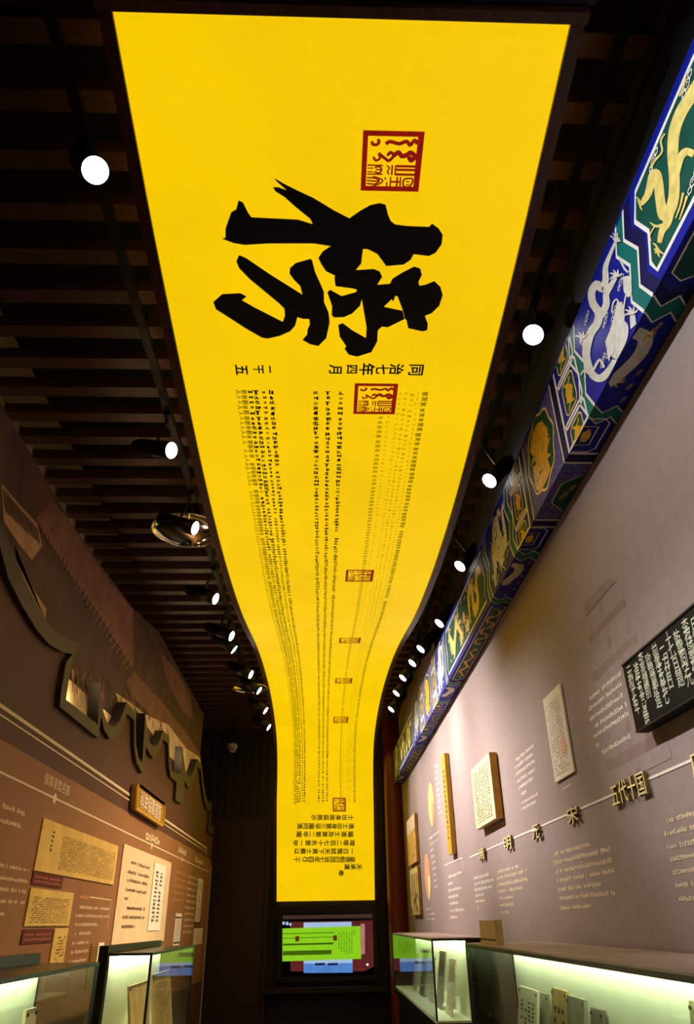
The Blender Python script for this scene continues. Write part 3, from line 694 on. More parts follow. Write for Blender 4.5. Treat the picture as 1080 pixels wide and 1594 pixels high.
NEAR_WHITE = [([(961, 372), (949, 400), (943.5, 417), (943.5, 437), (938, 450), (930, 442), (922, 455), (924, 472), (933, 487), (931, 503), (921, 518), (915, 538), (914, 556), (922, 581), (935, 589), (948, 579), (959, 562)], [2.5, 6, 8, 9, 9, 10, 10, 10, 9, 9, 8]),
    ([(936, 492), (945, 474), (945, 458), (953, 443), (960, 432)], [9, 8, 7, 4]), ([(914, 548), (910, 536), (907.6, 528)], [6, 4]), ([(988, 512), (986, 490)], [8, 6]),
    ([(966, 470), (966, 490), (962, 515), (958, 538), (960, 556)], [6, 12, 17, 14, 8]), ([(969, 500), (975, 508), (974, 524), (966, 545), (958, 558)], [5, 7, 7, 8, 6]), ([(976, 430), (978, 440), (979, 452), (981, 462)], [7, 10, 10, 4]),
    ([(954, 487), (956, 472), (962, 466), (966, 476)], 1.8), ([(972, 484), (974, 470), (977, 456)], 1.8), ([(966, 402), (974, 418), (980, 424)], 2.5), ([(926, 575), (935, 560), (942, 572)], 3)]
for k in range(8):
    NEAR_WHITE.append(([(958, 510 + k * 5), (951 - (k % 3), 520 + k * 5), (944 + k, 534 + k * 4)], [4, 3, .8]))
NEAR_WHITE += toes(961, 430, 11, (3.6, 4.3, 5.0, 5.8, 2.6)) + toes(907.6, 526, 11, (3.4, 4.2, 4.9, 5.6, 1.6)) + toes(986, 488, 12, (3.6, 4.3, 5.0, 5.7, 2.8)) + toes(961, 376, 14, (3.9, 4.4, 4.9, 5.4, 5.9), 2.0) + toes(914, 575, 12, (.8, 1.5, 2.2), 2.5)
def green_face(o, a, b):
    L = [(-(a + .07), ZB0 + .045), (-(b - .0), ZB0 + .045), (-(b + .02), ZB0 + .10), (-(b - .02), ZB0 + .2), (-(b + .03), ZB0 + .31), (-(b - .02), ZB1 - .045), (-(a + .07), ZB1 - .045), (-(a + .11), ZB0 + .31), (-(a + .05), ZB0 + .2), (-(a + .1), ZB0 + .10)]
    q = MB(); flat(q, FB, L, 0.0018); q.build('panel_field', b_green, o)
    outline(FB, L, 0.016, 'white_outline', b_white, o)
    lim = (-b + .02, -a - .1, ZB0 + .06, ZB1 - .06); c = (a + b) / 2
    half = (b - a) > 1.0
    near = b < 2
    if near:
        add(FB, traced(NEAR_GREEN), 'dragon', b_gold, 0.0030, o, (lim[0], lim[1], ZB0 + .05, ZB1 - .05))
        half = None
    if half is None: pass
    elif half:
        add(FB, dragon(-(b - .12), -(c + .12), ZB0 + .05, ZB1 - .05, 1.7, .6, 1.5, nxt()), 'dragon', b_gold, 0.0030, o, lim)
        add(FB, dragon(-(a + .18), -(c - .12), ZB0 + .05, ZB1 - .05, 1.7, .6, 1.5, nxt()), 'dragon', b_gold, 0.0030, o, lim)
        add(FB, [blob(-c, (ZB0 + ZB1) / 2, .045, .045)], 'pearl', b_gold2, 0.0032, o)
    else:
        add(FB, dragon(-(b - .12), -(a + .2), ZB0 + .05, ZB1 - .05, 1.4, .6, 1.6, nxt()), 'dragon', b_gold, 0.0030, o, lim)
    P = []
    for k in range(9):
        P += cloud(-(a + .15 + (b - a - .25) * (k + .5) / 9), ZB0 + H * (.2 if k % 2 else .82), .026)
    add(FB, P, 'cloud', b_white, 0.0026, o, lim)
def green_under(o, a, b):
    L = [(-(a + .05), .02), (-(b - .03), .02), (-b, .06), (-(b - .03), DEP - .012), (-(a + .05), DEP - .012), (-(a + .09), .06)]
    q = MB(); flat(q, FU, L, 0.0018); q.build('panel_field', b_green, o); outline(FU, L, 0.006, 'white_outline', b_white, o)
    lim = (-b + .02, -a - .06, .024, DEP - .016); c = (a + b) / 2
    for e0, e1 in ((b - .08, c + .06), (a + .12, c - .06)):
        add(FU, dragon(-e0, -e1, .02, DEP - .01, 3.0, .2, 1.35, nxt()), 'dragon', b_gold2, 0.0028, o, lim)
def white_face(o, a, b):
    lim = (-b - .03, -a - .0, ZB0 + .01, ZB1 - .01)
    if b < 3:
        add(FB, traced(NEAR_WHITE), 'dragon', b_silver, 0.0030, o, (-b - .06, -a, ZB0 + .004, ZB1 - .006))
    else: add(FB, dragon(-(a + .07), -(b - .16), ZB0 + .06, ZB1 + .02, 1.25, 2.2, 1.0, nxt()), 'dragon', b_silver, 0.0030, o, lim)
    if b > 3: add(FB, dragon(-(b - .06), -(a + .26), ZB0 - .02, ZB1 - .12, 1.0, 3.6, 1.0, nxt()), 'dragon', b_silver, 0.0034, o, lim)
    P = []
    for k in range(7): P += cloud(-(a + .06 + (b - a - .1) * random.random()), ZB0 + H * random.uniform(.1, .92), .022)
    add(FB, P, 'cloud', b_silver, 0.0026, o, lim)
def white_under(o, a, b):
    lim = (-b, -a - .02, .004, DEP - .004)
    add(FU, ribbon(catmull([(-(a + .09), 0.0), (-(a + .12), .05), (-(a + .2), .06), (-(a + .3), .03), (-(a + .36), .0)], 6), .05), 'dragon', b_silver, 0.0028, o, lim)
    P = claw(-(a + .1), .05, 1.2, .03) + claw(-(a + .34), .03, .8, .035)
    for k in range(6): P += cloud(-(a + .06 + (b - a - .1) * k / 5), .06 + .04 * random.random(), .012)
    add(FU, P, 'cloud', b_gold2, 0.0028, o, lim)
def box_face(o, a, b):
    c = (a + b) / 2; w = (b - a) / 2
    for vc in (ZB0 + .5 * H, ZB0 + 1.0 * H, ZB0):
        out = [(-(c - w * .95), vc - .09), (-(c - w * .75), vc - .12), (-(c + w * .75), vc - .12), (-(c + w * .95), vc - .09), (-(c + w * .95), vc + .09), (-(c + w * .75), vc + .12), (-(c - w * .75), vc + .12), (-(c - w * .95), vc + .09)]
        cl = lambda L: [(u, min(max(v, ZB0 + .004), ZB1 - .004)) for u, v in L]
        outline(FB, cl(out), 0.014, 'white_outline', b_white, o)
        inn = [(-(c - w * .55), vc - .06), (-(c - w * .4), vc - .08), (-(c + w * .4), vc - .08), (-(c + w * .55), vc - .06), (-(c + w * .55), vc + .06), (-(c + w * .4), vc + .08), (-(c - w * .4), vc + .08), (-(c - w * .55), vc + .06)]
        q = MB(); flat(q, FB, cl(inn), 0.0018); q.build('panel_field', b_green, o)
        outline(FB, cl(inn), 0.009, 'gold_outline', b_gold, o, 0.0024)
        P = [blob(-c, vc, w * .34, .045, 14, .15)]
        for k in (-1, 1):
            P += ribbon(catmull([(-(c - w * .3), vc + k * .06), (-c, vc + k * .045), (-(c + w * .3), vc + k * .065)], 4), .012)
        add(FB, [cl(p) for p in P], 'gold_flower', b_gold2, 0.0028, o)
def box_under(o, a, b):
    c = (a + b) / 2; w = (b - a) / 2
    out = [(-(c - w * .9), .002), (-(c - w * .9), .07), (-(c - w * .7), .095), (-(c + w * .7), .095), (-(c + w * .9), .07), (-(c + w * .9), .002)]
    outline(FU, out, 0.006, 'white_outline', b_white, o, closed=False)
    inn = [(-(c - w * .5), .002), (-(c - w * .5), .06), (-(c + w * .5), .06), (-(c + w * .5), .002)]
    outline(FU, inn, 0.005, 'gold_outline', b_gold, o, closed=False)
    add(FU, [blob(-c, .026, w * .35, .02, 12, .15)], 'gold_flower', b_gold2, 0.0028, o)
def med_face(o, a, b):
    c = (a + b) / 2; vc = (ZB0 + ZB1) / 2 + .01; rx = (b - a) * .40; ry = H * .44
    sc = [(-c + rx * math.cos(t) * (1 + .05 * math.cos(8 * t)), vc + ry * math.sin(t) * (1 + .05 * math.cos(8 * t))) for t in [2 * math.pi * i / 48 for i in range(48)]]
    q = MB(); flat(q, FB, sc, 0.0018); q.build('panel_field', b_green, o)
    outline(FB, sc, 0.013, 'white_outline', b_gold, o, 0.0022)
    lim = (-c - rx * .9, -c + rx * .9, vc - ry * .88, vc + ry * .88)
    P = ribbon(catmull([(-c - rx * .6, vc + ry * .35), (-c - rx * .2, vc + ry * .6), (-c + rx * .3, vc + ry * .45), (-c + rx * .45, vc), (-c + rx * .1, vc - ry * .3), (-c - rx * .35, vc - ry * .2), (-c - rx * .55, vc - ry * .55), (-c - rx * .1, vc - ry * .7), (-c + rx * .4, vc - ry * .6)], 5), .075)
    P += [blob(-c - rx * .1, vc + ry * .15, rx * .38, ry * .25, 16, .12)]
    for k in range(12):
        t = 2 * math.pi * k / 12 + .2
        P += ribbon([(-c + rx * .5 * math.cos(t), vc + ry * .5 * math.sin(t)), (-c + rx * .78 * math.cos(t + .15), vc + ry * .78 * math.sin(t + .15))], [.03, .006])
    P += claw(-c + rx * .5, vc + ry * .1, .4, .05) + claw(-c - rx * .5, vc - ry * .1, 3.4, .05)
    add(FB, P, 'dragon', b_gold2, 0.0030, o, lim)
def med_under(o, a, b):
    c = (a + b) / 2
    sc = [(-c + (b - a) * .3 * math.cos(t) * (1 + .06 * math.cos(6 * t)), DEP - .004 - .085 * math.sin(t) * (1 + .06 * math.cos(6 * t))) for t in [math.pi * i / 24 for i in range(25)]]
    q = MB(); flat(q, FU, sc, 0.0018); q.build('panel_field', b_green, o)
    outline(FU, sc, 0.005, 'gold_outline', b_gold, o, closed=False)
    add(FU, cloud(-c - .02, .075, .022) + cloud(-c + .05, .095, .018), 'gold_flower', b_gold2, 0.0028, o)
def nothing(*a): pass
def zig(Y0, Y1, s=1):
    q = MB(); flat(q, FB, between(bound(Y0, s), bound(Y1, s)), 0.0010); flat(q, FU, between(boundU(Y0, s), boundU(Y1, s)), 0.0010)
    o = q.build('zigzag_band', b_teal, beam)
    for Y in (Y0, Y1):
        outline(FB, bound(Y, s), 0.013, 'white_outline', b_white, o, closed=False); outline(FU, boundU(Y, s), 0.007, 'white_outline', b_white, o, closed=False)
def stripe(Y0, Y1):
    q = MB(); R = lambda A, B, v1: [(-A, 0), (-B, 0), (-B, v1), (-A, v1)]
    flat(q, FB, [(u, ZB0 + v) for u, v in R(Y0, Y1, H)], 0.0014); flat(q, FU, R(Y0, Y1, DEP), 0.0014)
    o = q.build('cross_band', b_navy, beam)
    for Y in (Y0, Y1):
        add(FB, [[(-(Y - .006), ZB0), (-(Y + .006), ZB0), (-(Y + .006), ZB1), (-(Y - .006), ZB1)]], 'white_outline', b_white, 0.0022, o)
        add(FU, [[(-(Y - .006), 0), (-(Y + .006), 0), (-(Y + .006), DEP), (-(Y - .006), DEP)]], 'white_outline', b_white, 0.0022, o)
for g in (-.10, 4.05, 8.20):
    def ok(a): return g + a < YBEAM - .15
    if ok(0): two_faced(g, g + 1.6, b_blue, 'dragon_panel', green_face, green_under)
    if ok(1.6): zig(g + 1.66, g + 1.73)
    if ok(1.73): two_faced(g + 1.73, min(g + 2.21, YBEAM), b_blue, 'dragon_panel', white_face, white_under)
    if ok(2.21):
        zig(g + 2.21, g + 2.28)
    if ok(2.6):
        two_faced(g + 2.28, g + 2.53, b_blue, 'flower_panel', box_face, box_under, 1, 0)
        stripe(g + 2.53, g + 2.60)
        two_faced(g + 2.60, g + 3.10, b_purple, 'dragon_medallion_panel', med_face, med_under, 0, 0)
        stripe(g + 3.10, g + 3.17)
        two_faced(g + 3.17, g + 3.43, b_blue, 'flower_panel', box_face, box_under, 0, 1)
        zig(g + 3.43, g + 3.51)
        two_faced(g + 3.51, g + 4.05, b_blue, 'dragon_panel', white_face, white_under)
        zig(g + 4.05, g + 4.12)
mb = MB()
flat(mb, FB, [(-0.12, ZB1 - .012), (-YBEAM, ZB1 - .012), (-YBEAM, ZB1), (-0.12, ZB1)], 0.0026); mb.build('top_edge_line', b_blue, beam)

# ================================================================ red column, far end, screen
mb = MB(); cx, cy = 1.055, 10.98
prof_c = [(0.0, .20), (.06, .20), (.10, .165), (.14, .15), (2.0, .145), (CZ + 2.0, .135), (CZ + ZCEIL, .135)]
mb.rings([[(cx + r * math.cos(2 * math.pi * i / 32), cy + r * math.sin(2 * math.pi * i / 32), z) for i in range(32)] for z, r in prof_c], 0, True, (True, True))
plainc = mb.build('column', column_red, smooth=True, label='round red-brown lacquered column at the far end of grey wall', cat='column')
mb = MB()
A = onY(322, 1273, 11.2); B = onY(421.5, 1274, 11.2)
mb.box((-1.88, 11.17, 0), (B[0], 11.23, CZ + A[1])); d1 = mb.build('door_1', mat('dark door wood', (44, 27, 22), 0.45, 0, 0.3, 5, stretch=(8, 8, 1)), kind='structure')
mb = MB(); mb.box((B[0] - 0.06, 11.165, 0), (B[0] - 0.05, 11.172, CZ + A[1] - .01)); mb.build('door_groove', void_black, d1)
mb = MB(); mb.tube((B[0] - .03, 11.15, 1.1), (B[0] - .03, 11.15, 1.3), .012, n=10); mb.build('door_handle', black_metal, d1)

YS = 11.30
FS = Frame('F', YS)
tv = thing('wall_screen', 'wide screen showing green scroll picture below end of yellow banner', 'screen', (0.05, YS, CZ - .6))
r = rect_from_px(FS, [(439, 1422.5), (579, 1421.5), (582, 1519), (438.5, 1520)])
def srect(a, b, c, d, h0, h1, name, m, parent=tv):
    q = MB(); slab(q, FS, [(a, c), (b, c), (b, d), (a, d)], h0, h1); return q.build(name, m, parent)
srect(r[0] - .05, r[1] + .05, r[2] - .06, r[3] + .10, -.08, -.002, 'screen_housing', black)
fr_ = srect(r[0] - .05, r[0] - .003, r[2] - .06, r[3] + .10, -.002, .02, 'bezel', black); srect(r[1] + .003, r[1] + .05, r[2] - .06, r[3] + .10, -.002, .02, 'bezel', black)
srect(r[0] - .003, r[1] + .003, r[3] + .003, r[3] + .10, -.002, .02, 'bezel', black); srect(r[0] - .003, r[1] + .003, r[2] - .06, r[2] - .003, -.002, .02, 'bezel', black)
panel = srect(r[0], r[1], r[2], r[3], -.002, 0.0, 'display', scr_dark)
def spoly(pts, name, m, h):
    q = MB(); flat(q, FS, pxs(FS, pts), h); return q.build(name, m, panel)
spoly([(452, 1435), (580, 1433), (581.5, 1505), (566, 1512), (452, 1512)], 'red_ground', scr_red, .0006)
spoly([(440, 1425), (579, 1422.5), (579.5, 1429), (440, 1431)], 'reflection_strip', scr_reflection, .0008)  # reflection on the screen glass, painted as a glowing brown strip
spoly([(472.5, 1436), (547, 1434.8), (547.5, 1446), (472.5, 1446)], 'pale_strip', scr_pale, .0010)
spoly([(472.5, 1490), (548.5, 1489), (549, 1514), (472.5, 1514.7)], 'blue_strip', scr_blue, .0010)
spoly([(472.5, 1490), (548.5, 1489), (548.7, 1499), (472.5, 1500)], 'pale_strip', scr_pale, .0012)
spoly([(561, 1438), (567.5, 1438), (568, 1485), (562, 1486)], 'pink_bar', scr_pink, .0010)
gp = spoly([(439.6, 1445.4), (560.6, 1441.5), (562, 1492.6), (439.4, 1496.6)], 'green_scroll', scr_green, .0016)
q = MB()
for y0, y1, x1, mi in ((1453, 1454.2, 520, 0), (1460, 1461, 520, 0), (1469, 1472, 519, 0), (1480.5, 1487.5, 516, 0)):
    flat(q, FS, pxs(FS, [(440, y0), (x1, y0 - 2), (x1, y1 - 2), (440, y1)]), .0022)
q.build('green_scroll_text', scr_green_d, panel)
for (x, y) in ((462.5, 1461.5), (521.5, 1460)):
    spoly([(x - 3, y - 4), (x + 3, y - 4.2), (x + 3, y + 4), (x - 3, y + 4.2)], 'red_mark', mat('screen red mark', (130, 60, 20), 0.5, emit=0.5), .0026)
q = MB()
for i, (ya, yb) in enumerate(((1453, 1476), (1452, 1484), (1452, 1484), (1452, 1485), (1454, 1485), (1450, 1484), (1448, 1456))):
    x = 527.5 + i * 4 - (0.8 if i == 6 else 0); y = ya
    while y < yb:
        u, v = FS.px(x, y); t = .018
        put_pseudo(q, lambda gx, gy: FS.p(u + (gx - .5) * t, v + (gy - .5) * t, .0024)); y += 3.2
q.build('green_scroll_text', mat('screen ink', (14, 40, 4), 0.5, emit=0.3), panel)
for (x, y, w) in ((441.5, 1437, 2.2), (447, 1437.5, 2.4), (452, 1439, 2.0)):
    spoly([(x + w * math.cos(t), y + w * 1.3 * math.sin(t)) for t in [k * .785 for k in range(8)]], 'flower_dot', scr_pale, .0014)
for (x0, x1) in ((490, 505.5), (510.5, 525.5)):
    spoly([(x0, 1499.2), (x1, 1498.6), (x1, 1502.4), (x0, 1503)], 'button', scr_navy, .0020)
u, v = FS.px(571.7, 1501.6); spoly([(571.7 + 1.9 * math.cos(t), 1501.6 + 1.9 * math.sin(t)) for t in [k * .5236 for k in range(12)]], 'round_button', scr_white, .0020)
mb = MB(); e = onY(500, 1536, YS - .1); mb.box((-0.78, YS - .22, CZ + e[1] - .06), (0.86, YF - .021, CZ + e[1])); mb.build('ledge', far_wood, label='dark wooden ledge under the wall screen', cat='ledge')

# dome camera
Y0 = 10.6; cxz = onY(361.5, 1166, Y0)
dc = thing('dome_camera', 'small pale dome camera hanging in front of dark far wall', 'camera', (cxz[0], Y0, CZ + cxz[1]))
mb = MB(); mb.tube((cxz[0], Y0, CZ + cxz[1] + .07), (cxz[0], Y0, CZ + ZCEIL), .012, n=10); mb.build('drop_rod', black_metal, dc)
mb = MB(); mb.tube((cxz[0], Y0, CZ + cxz[1] + .02), (cxz[0], Y0, CZ + cxz[1] + .075), .075, .06, 24); mb.build('mount_ring', grey_plastic, dc, True)
mb = MB(); rr = []
for k in range(7):
    t = k / 6 * math.pi / 2; rad = .056 * math.cos(t) + .002; rr.append([(cxz[0] + rad * math.cos(2 * math.pi * i / 20), Y0 + rad * math.sin(2 * math.pi * i / 20), CZ + cxz[1] + .02 - .07 * math.sin(t)) for i in range(20)])
mb.rings(rr, 0, True, (True, True)); mb.build('dome', grey_plastic, dc, True)
for dx in (-.022, .02):
    mb = MB(); mb.tube((cxz[0] + dx, Y0 - .04, CZ + cxz[1] - .012), (cxz[0] + dx, Y0 - .062, CZ + cxz[1] - .016), .012, n=12); mb.build('camera_eye', black, dc)

# ================================================================ track rails, spotlights, sprinkler dishes
RAILZ = 2.52
rails = {}
for nm, X, lab in (('L', -0.88, 'black ceiling track on the mural side of the yellow banner'), ('R', 0.985, 'black ceiling track on the painted beam side of the yellow banner')):
    t = thing('track_rail', lab, 'rail', (X, 5, CZ + RAILZ), 'lighting tracks')
    mb = MB(); mb.box((X - .02, -0.6, CZ + RAILZ), (X + .02, 10.4, CZ + RAILZ + .035)); mb.build('rail', black_metal, t)
    for k in range(8):
        mb = MB(); mb.tube((X, -.3 + k * 1.45, CZ + RAILZ + .03), (X, -.3 + k * 1.45, CZ + ZCEIL + .02), .006, n=8); mb.build('hanger', black_metal, t)
    rails[nm] = X
def spotlight(pos, aim, railx, power, label, color, size=1.22, cone=60, blend=0.9):
    P = Vector((pos[0], pos[1], CZ + pos[2])); a = Vector(aim).normalized(); back = P - a * .20 * size
    t = thing('track_spotlight', label, 'spotlight', tuple(P), 'track spotlights')
    r = .040 * size
    q = MB(); q.tube(back, P, r, r, 28); q.build('lamp_housing', black_metal, t, True)
    q = MB(); q.tube(back - a * .03 * size, back, r * .72, r * .98, 24); q.build('heat_sink', black_metal, t, True)
    q = MB(); n = 28; d = a; e1 = d.orthogonal().normalized(); e2 = d.cross(e1)
    ring = lambda p, rr: [p + (e1 * math.cos(2 * math.pi * i / n) + e2 * math.sin(2 * math.pi * i / n)) * rr for i in range(n)]
    q.rings([ring(P, r), ring(P + a * .006, r), ring(P + a * .006, r * .93), ring(P + a * .001, r * .93)]); q.build('front_ring', black_metal, t, True)
    q = MB(); q.poly(ring(P + a * .003, r * .92)); q.build('lens', lens_glow, t)
    mid = P - a * .11 * size; top = Vector((railx, mid.y, CZ + RAILZ))
    q = MB(); q.tube(mid, top, .009, n=10); q.build('arm', black_metal, t)
    q = MB(); q.box((railx - .02, mid.y - .06, CZ + RAILZ - .03), (railx + .02, mid.y + .06, CZ + RAILZ - .001)); q.build('track_adapter', black_metal, t)
    L = bpy.data.lights.new('spot_beam', 'SPOT'); L.energy = power; L.color = color; L.spot_size = math.radians(cone); L.spot_blend = blend; L.shadow_soft_size = .035
    o = bpy.data.objects.new('spot_beam', L); COL.objects.link(o); o.location = P + a * .02; o.rotation_euler = (-a).to_track_quat('Z', 'Y').to_euler()
    o.parent = t; o.matrix_parent_inverse = Matrix.Translation(-t.location)
    return t
ORD = ['nearest', 'second nearest', 'third nearest', 'fourth', 'fifth', 'sixth', 'seventh', 'eighth', 'ninth', 'farthest']
SL = [((148, 265), 2.25, (.42, -.38, -.82)), ((266, 701), 2.25, (.82, -.40, -.36)), ((303, 822), 2.25, (.88, -.20, -.36)), ((335, 932), 2.25, (.82, -.22, -.38)), ((360, 990), 2.25, (.84, -.2, -.40)), ((364, 1011), 2.25, (.8, .05, -.6)),
      ((390, 1050), 2.25, (.82, -.18, -.40)), ((403, 1075), 2.25, (.82, -.1, -.55)), ((413, 1106), 2.25, (.82, -.15, -.55)), ((418, 1132), 2.25, (.82, -.15, -.55))]
cool = (1.0, 0.93, 0.93); warm = (1.0, 0.74, 0.46)
for i, (p, z, aim) in enumerate(SL):
    X, Y = onZ(p[0], p[1], z)
    spotlight((X, Y, z), aim, rails['L'], SPOT_LEFT_W * (0.12, 1.0, 1.15, 1.1, .62, .55, .48, .40, .32, .32)[i], 'black track spotlight on the mural side, %s of ten along its track' % ORD[i], cool)
SRT = [((830, 521), (-.44, -.48, -.76)), ((762, 748), (-.62, -.30, -.72)), ((716, 881), (-.64, -.22, -.72)), ((684, 970), (-.66, -.18, -.72)), ((655, 1010), (-.66, -.16, -.72)), ((642, 1032), (-.66, -.16, -.72)), ((627, 1055), (-.66, -.16, -.72)), ((617, 1079), (-.66, -.16, -.72)), ((609, 1104), (-.66, -.16, -.72))]
ORD[8] = 'ninth'
for i, (p, aim) in enumerate(SRT):
    X, Y = onZ(p[0], p[1], 2.25)
    spotlight((X, Y, 2.25), aim, rails['R'], SPOT_RIGHT_W * (.7, .85, 1.0, 1.1, 1.2, 1.2, 1.2, 1.3, 1.3)[i], 'black track spotlight on the painted beam side, %s of nine along its track' % (ORD[i] if i < 8 else 'farthest'), warm)
spotlight((-.80, 0.35, 2.25), (.80, .46, -.38), rails['L'], SPOT_LEFT_W * 0.42, 'black track spotlight on the mural side before the start of the banner', (0.86, 0.92, 1.0), cone=64)
def dish(px, py, z, rad, label, off=0.0):
    X, Y = onZ(px, py, z); c = Vector((X, Y, CZ + z))
    t = thing('sprinkler_dish', label, 'sprinkler', tuple(c), 'polished sprinkler dishes')
    q = MB(); rr = []
    for k in range(9):
        f = k / 8; rad_k = rad * (0.08 + .92 * math.sin(f * math.pi / 2)); z_k = rad * .24 * math.cos(f * math.pi / 2)
        rr.append([(c.x + rad_k * math.cos(2 * math.pi * i / 40), c.y + rad_k * math.sin(2 * math.pi * i / 40), c.z + z_k) for i in range(40)])
    for rk, zk in ((1.035, -.004), (1.035, .006), (1.0, .01)): rr.append([(c.x + rad * rk * math.cos(2 * math.pi * i / 40), c.y + rad * rk * math.sin(2 * math.pi * i / 40), c.z + zk) for i in range(40)])
    q.rings(rr, 0, True, (True, False)); q.build('dish', chrome, t, True)
    q = MB(); q.tube((c.x + off, c.y, c.z + rad * .2), (c.x + off, c.y, CZ + ZCEIL + .1), .013, n=12); q.build('pipe', black_metal, t)
    q = MB(); q.tube((c.x, c.y, c.z + rad * .22), (c.x, c.y, c.z + rad * .02), .012, .006, 12); q.build('sprinkler_head', chrome, t)
dish(291, 826, 2.45, .245, 'large polished metal dish behind the third spotlight of mural side')
dish(389, 1072, 2.42, .2, 'small far polished metal dish among the distant spotlights of mural side', .08)

# ================================================================ wavy bronze frame and its led strips on the left wall
cf = thing('wavy_frame', 'dark bronze wavy-edged frame hanging before the brown building mural', 'frame', (XL, 6, CZ + 1.0))
mb = MB()
n = max(len(outer), len(inner))
poly = outer + inner[::-1]
slab(mb, FL, poly, XMURAL - XL + 0.004, HB, 0)
mb.build('frame_band', bronze, cf)
for (a, b) in (((106, 1092), (134, 1114)), ((168, 1127), (180, 1131)), ((236, 1160), (243, 1164)), ((266, 1197), (279, 1204)), ((290, 1208), (298, 1211))):
    A = FL.px(a[0], a[1], HB); B = FL.px(b[0], b[1], HB)
    q = MB(); slab(q, FL, [(A[0], A[1] + .014), (A[0] * .4 + B[0] * .6, A[1] * .4 + B[1] * .6 + .014), (A[0] * .4 + B[0] * .6, A[1] * .4 + B[1] * .6 + .024), (A[0], A[1] + .024)], -.038, -.022)
    q.build('led_strip', led_glow, cf)

# ================================================================ hung things on the left wall
def sheet(fr, corners, h0, h1, name, label, cat, m, side=None, group=None):
    r = rect_from_px(fr, corners, h1)
    t = thing(name, label, cat, fr.p((r[0] + r[1]) / 2, r[2], h0), group)
    q = MB(); slab(q, fr, rpts(r), h0, h1, 0, 1 if side else 0); q.build('sheet', [m, side] if side else m, t)
    return t, r
def columns_print(fr, r, h, t, m, n, rows, name='printed_columns', mar=(.08, .08, .1, .1), size=.8, drop=0.05):
    q = MB(); u0 = r[0] + (r[1] - r[0]) * mar[0]; u1 = r[1] - (r[1] - r[0]) * mar[1]; v0 = r[2] + (r[3] - r[2]) * mar[2]; v1 = r[3] - (r[3] - r[2]) * mar[3]
    du = (u1 - u0) / n; dv = (v1 - v0) / rows
    for i in range(n):
        for j in range(rows):
            if random.random() < drop: continue
            a = u0 + i * du; b = v0 + j * dv
            put_pseudo(q, lambda gx, gy: fr.p(a + gx * du * size, b + gy * dv * size, h + .0012))
    q.build(name, m, t, kind='stuff')
# gold title plaque
PL = [(215, 1219.7), (256.7, 1251.7), (257.5, 1260), (255.8, 1280), (253, 1286.7), (210, 1259), (211, 1248), (212.5, 1225)]
q0 = pxs(FL, PL, .05); us = [p[0] for p in q0]; vs = [p[1] for p in q0]
tp = thing('title_plaque', 'gold plaque with white characters on the brown wall below bronze frame', 'plaque', FL.p(sum(us) / 8, min(vs), 0))
q = MB(); slab(q, FL, q0, .012, .05); q.build('plaque_board', plaque_gold, tp)
q = MB(); ctr = (sum(us) / 8, sum(vs) / 8)
for p in ribbon([(ctr[0] + (u - ctr[0]) * .95, ctr[1] + (v - ctr[1]) * .93) for u, v in q0 + q0[:2]], .022): slab(q, FL, p, .05, .056)
q.build('raised_border', gold, tp)
q = MB(); st = FL.px(219, 1243, .055); en = FL.px(251, 1266, .055); vv = (min(vs) + max(vs)) / 2
for i, ch in enumerate('科举保障措施'):
    w = (en[0] - st[0]) / 6; u = st[0] + i * w; put_glyph(q, ch, lambda gx, gy: FL.p(u + gx * w, vv + (gy - .5) * .15, .054), .004)
q.build('title_text', text_white, tp)
t, r = sheet(FL, [(68.3, 1271.7), (184, 1318), (176.5, 1378), (54, 1354)], .002, .010, 'document_sheet', 'large yellowed document sheet of dense grid print above red caption', 'document', paper_yellow)
columns_print(FL, r, .010, t, text_brown, 34, 22, mar=(.22, .03, .1, .2), drop=.12)
columns_print(FL, r, .010, t, text_brown, 1, 5, 'title_column', mar=(.1, .86, .4, .14))
def caption(c, label):
    t, r = sheet(FL, c, .002, .008, 'caption_label', label, 'label', red_label)
    columns_print(FL, r, .008, t, mat('pink print', (206, 120, 96), .6), 15, 2, 'caption_text', mar=(.06, .06, .15, .15), size=.72)
caption([(52.5, 1355), (98.3, 1365), (96, 1383), (49.7, 1376)], 'deep red caption label under the large yellowed document sheet')
caption([(36, 1447), (85, 1445.8), (80, 1466.7), (32.5, 1469.7)], 'deep red caption label under the small yellow document sheet')
caption([(303.5, 1435), (313, 1436), (312, 1444), (303, 1444)], 'tiny deep red caption label near the far end of brown wall')
t, r = sheet(FL, [(48.3, 1382), (115.3, 1390), (107.5, 1441), (38, 1441.7)], .002, .010, 'document_sheet', 'small yellow document sheet of vertical columns between two red captions', 'document', paper_yellow)
columns_print(FL, r, .010, t, text_brown, 24, 12, mar=(.08, .08, .08, .2), drop=.2)
t, r = sheet(FL, [(86, 1445), (106.7, 1445), (98, 1504), (76, 1506.7)], .002, .009, 'document_strip', 'narrow yellow document strip beside the deep red caption above show case', 'document', paper_yellow)
columns_print(FL, r, .009, t, text_brown, 4, 9, mar=(.3, .1, .1, .2), drop=.4)
t, r = sheet(FL, [(141, 1469), (150, 1469), (145, 1537), (136, 1538)], .002, .008, 'picture_strip', 'narrow gold-brown picture strip beside the white strip', 'picture', gold_dark)
columns_print(FL, r, .008, t, text_brown, 3, 14, mar=(.05, .05, .05, .05))
t, r = sheet(FL, [(151, 1468), (161, 1467), (155, 1534), (147.5, 1535)], .002, .008, 'document_strip', 'narrow white document strip beside the gold-brown picture strip', 'document', paper_white)
columns_print(FL, r, .008, t, text_brown, 2, 10, mar=(.2, .2, .05, .2), drop=.3)
t, r = sheet(FL, [(194, 1313), (266.7, 1343), (255, 1465), (172.5, 1473)], .002, .010, 'text_board', 'large cream text board with brown print and white inset sheet', 'board', paper_cream)
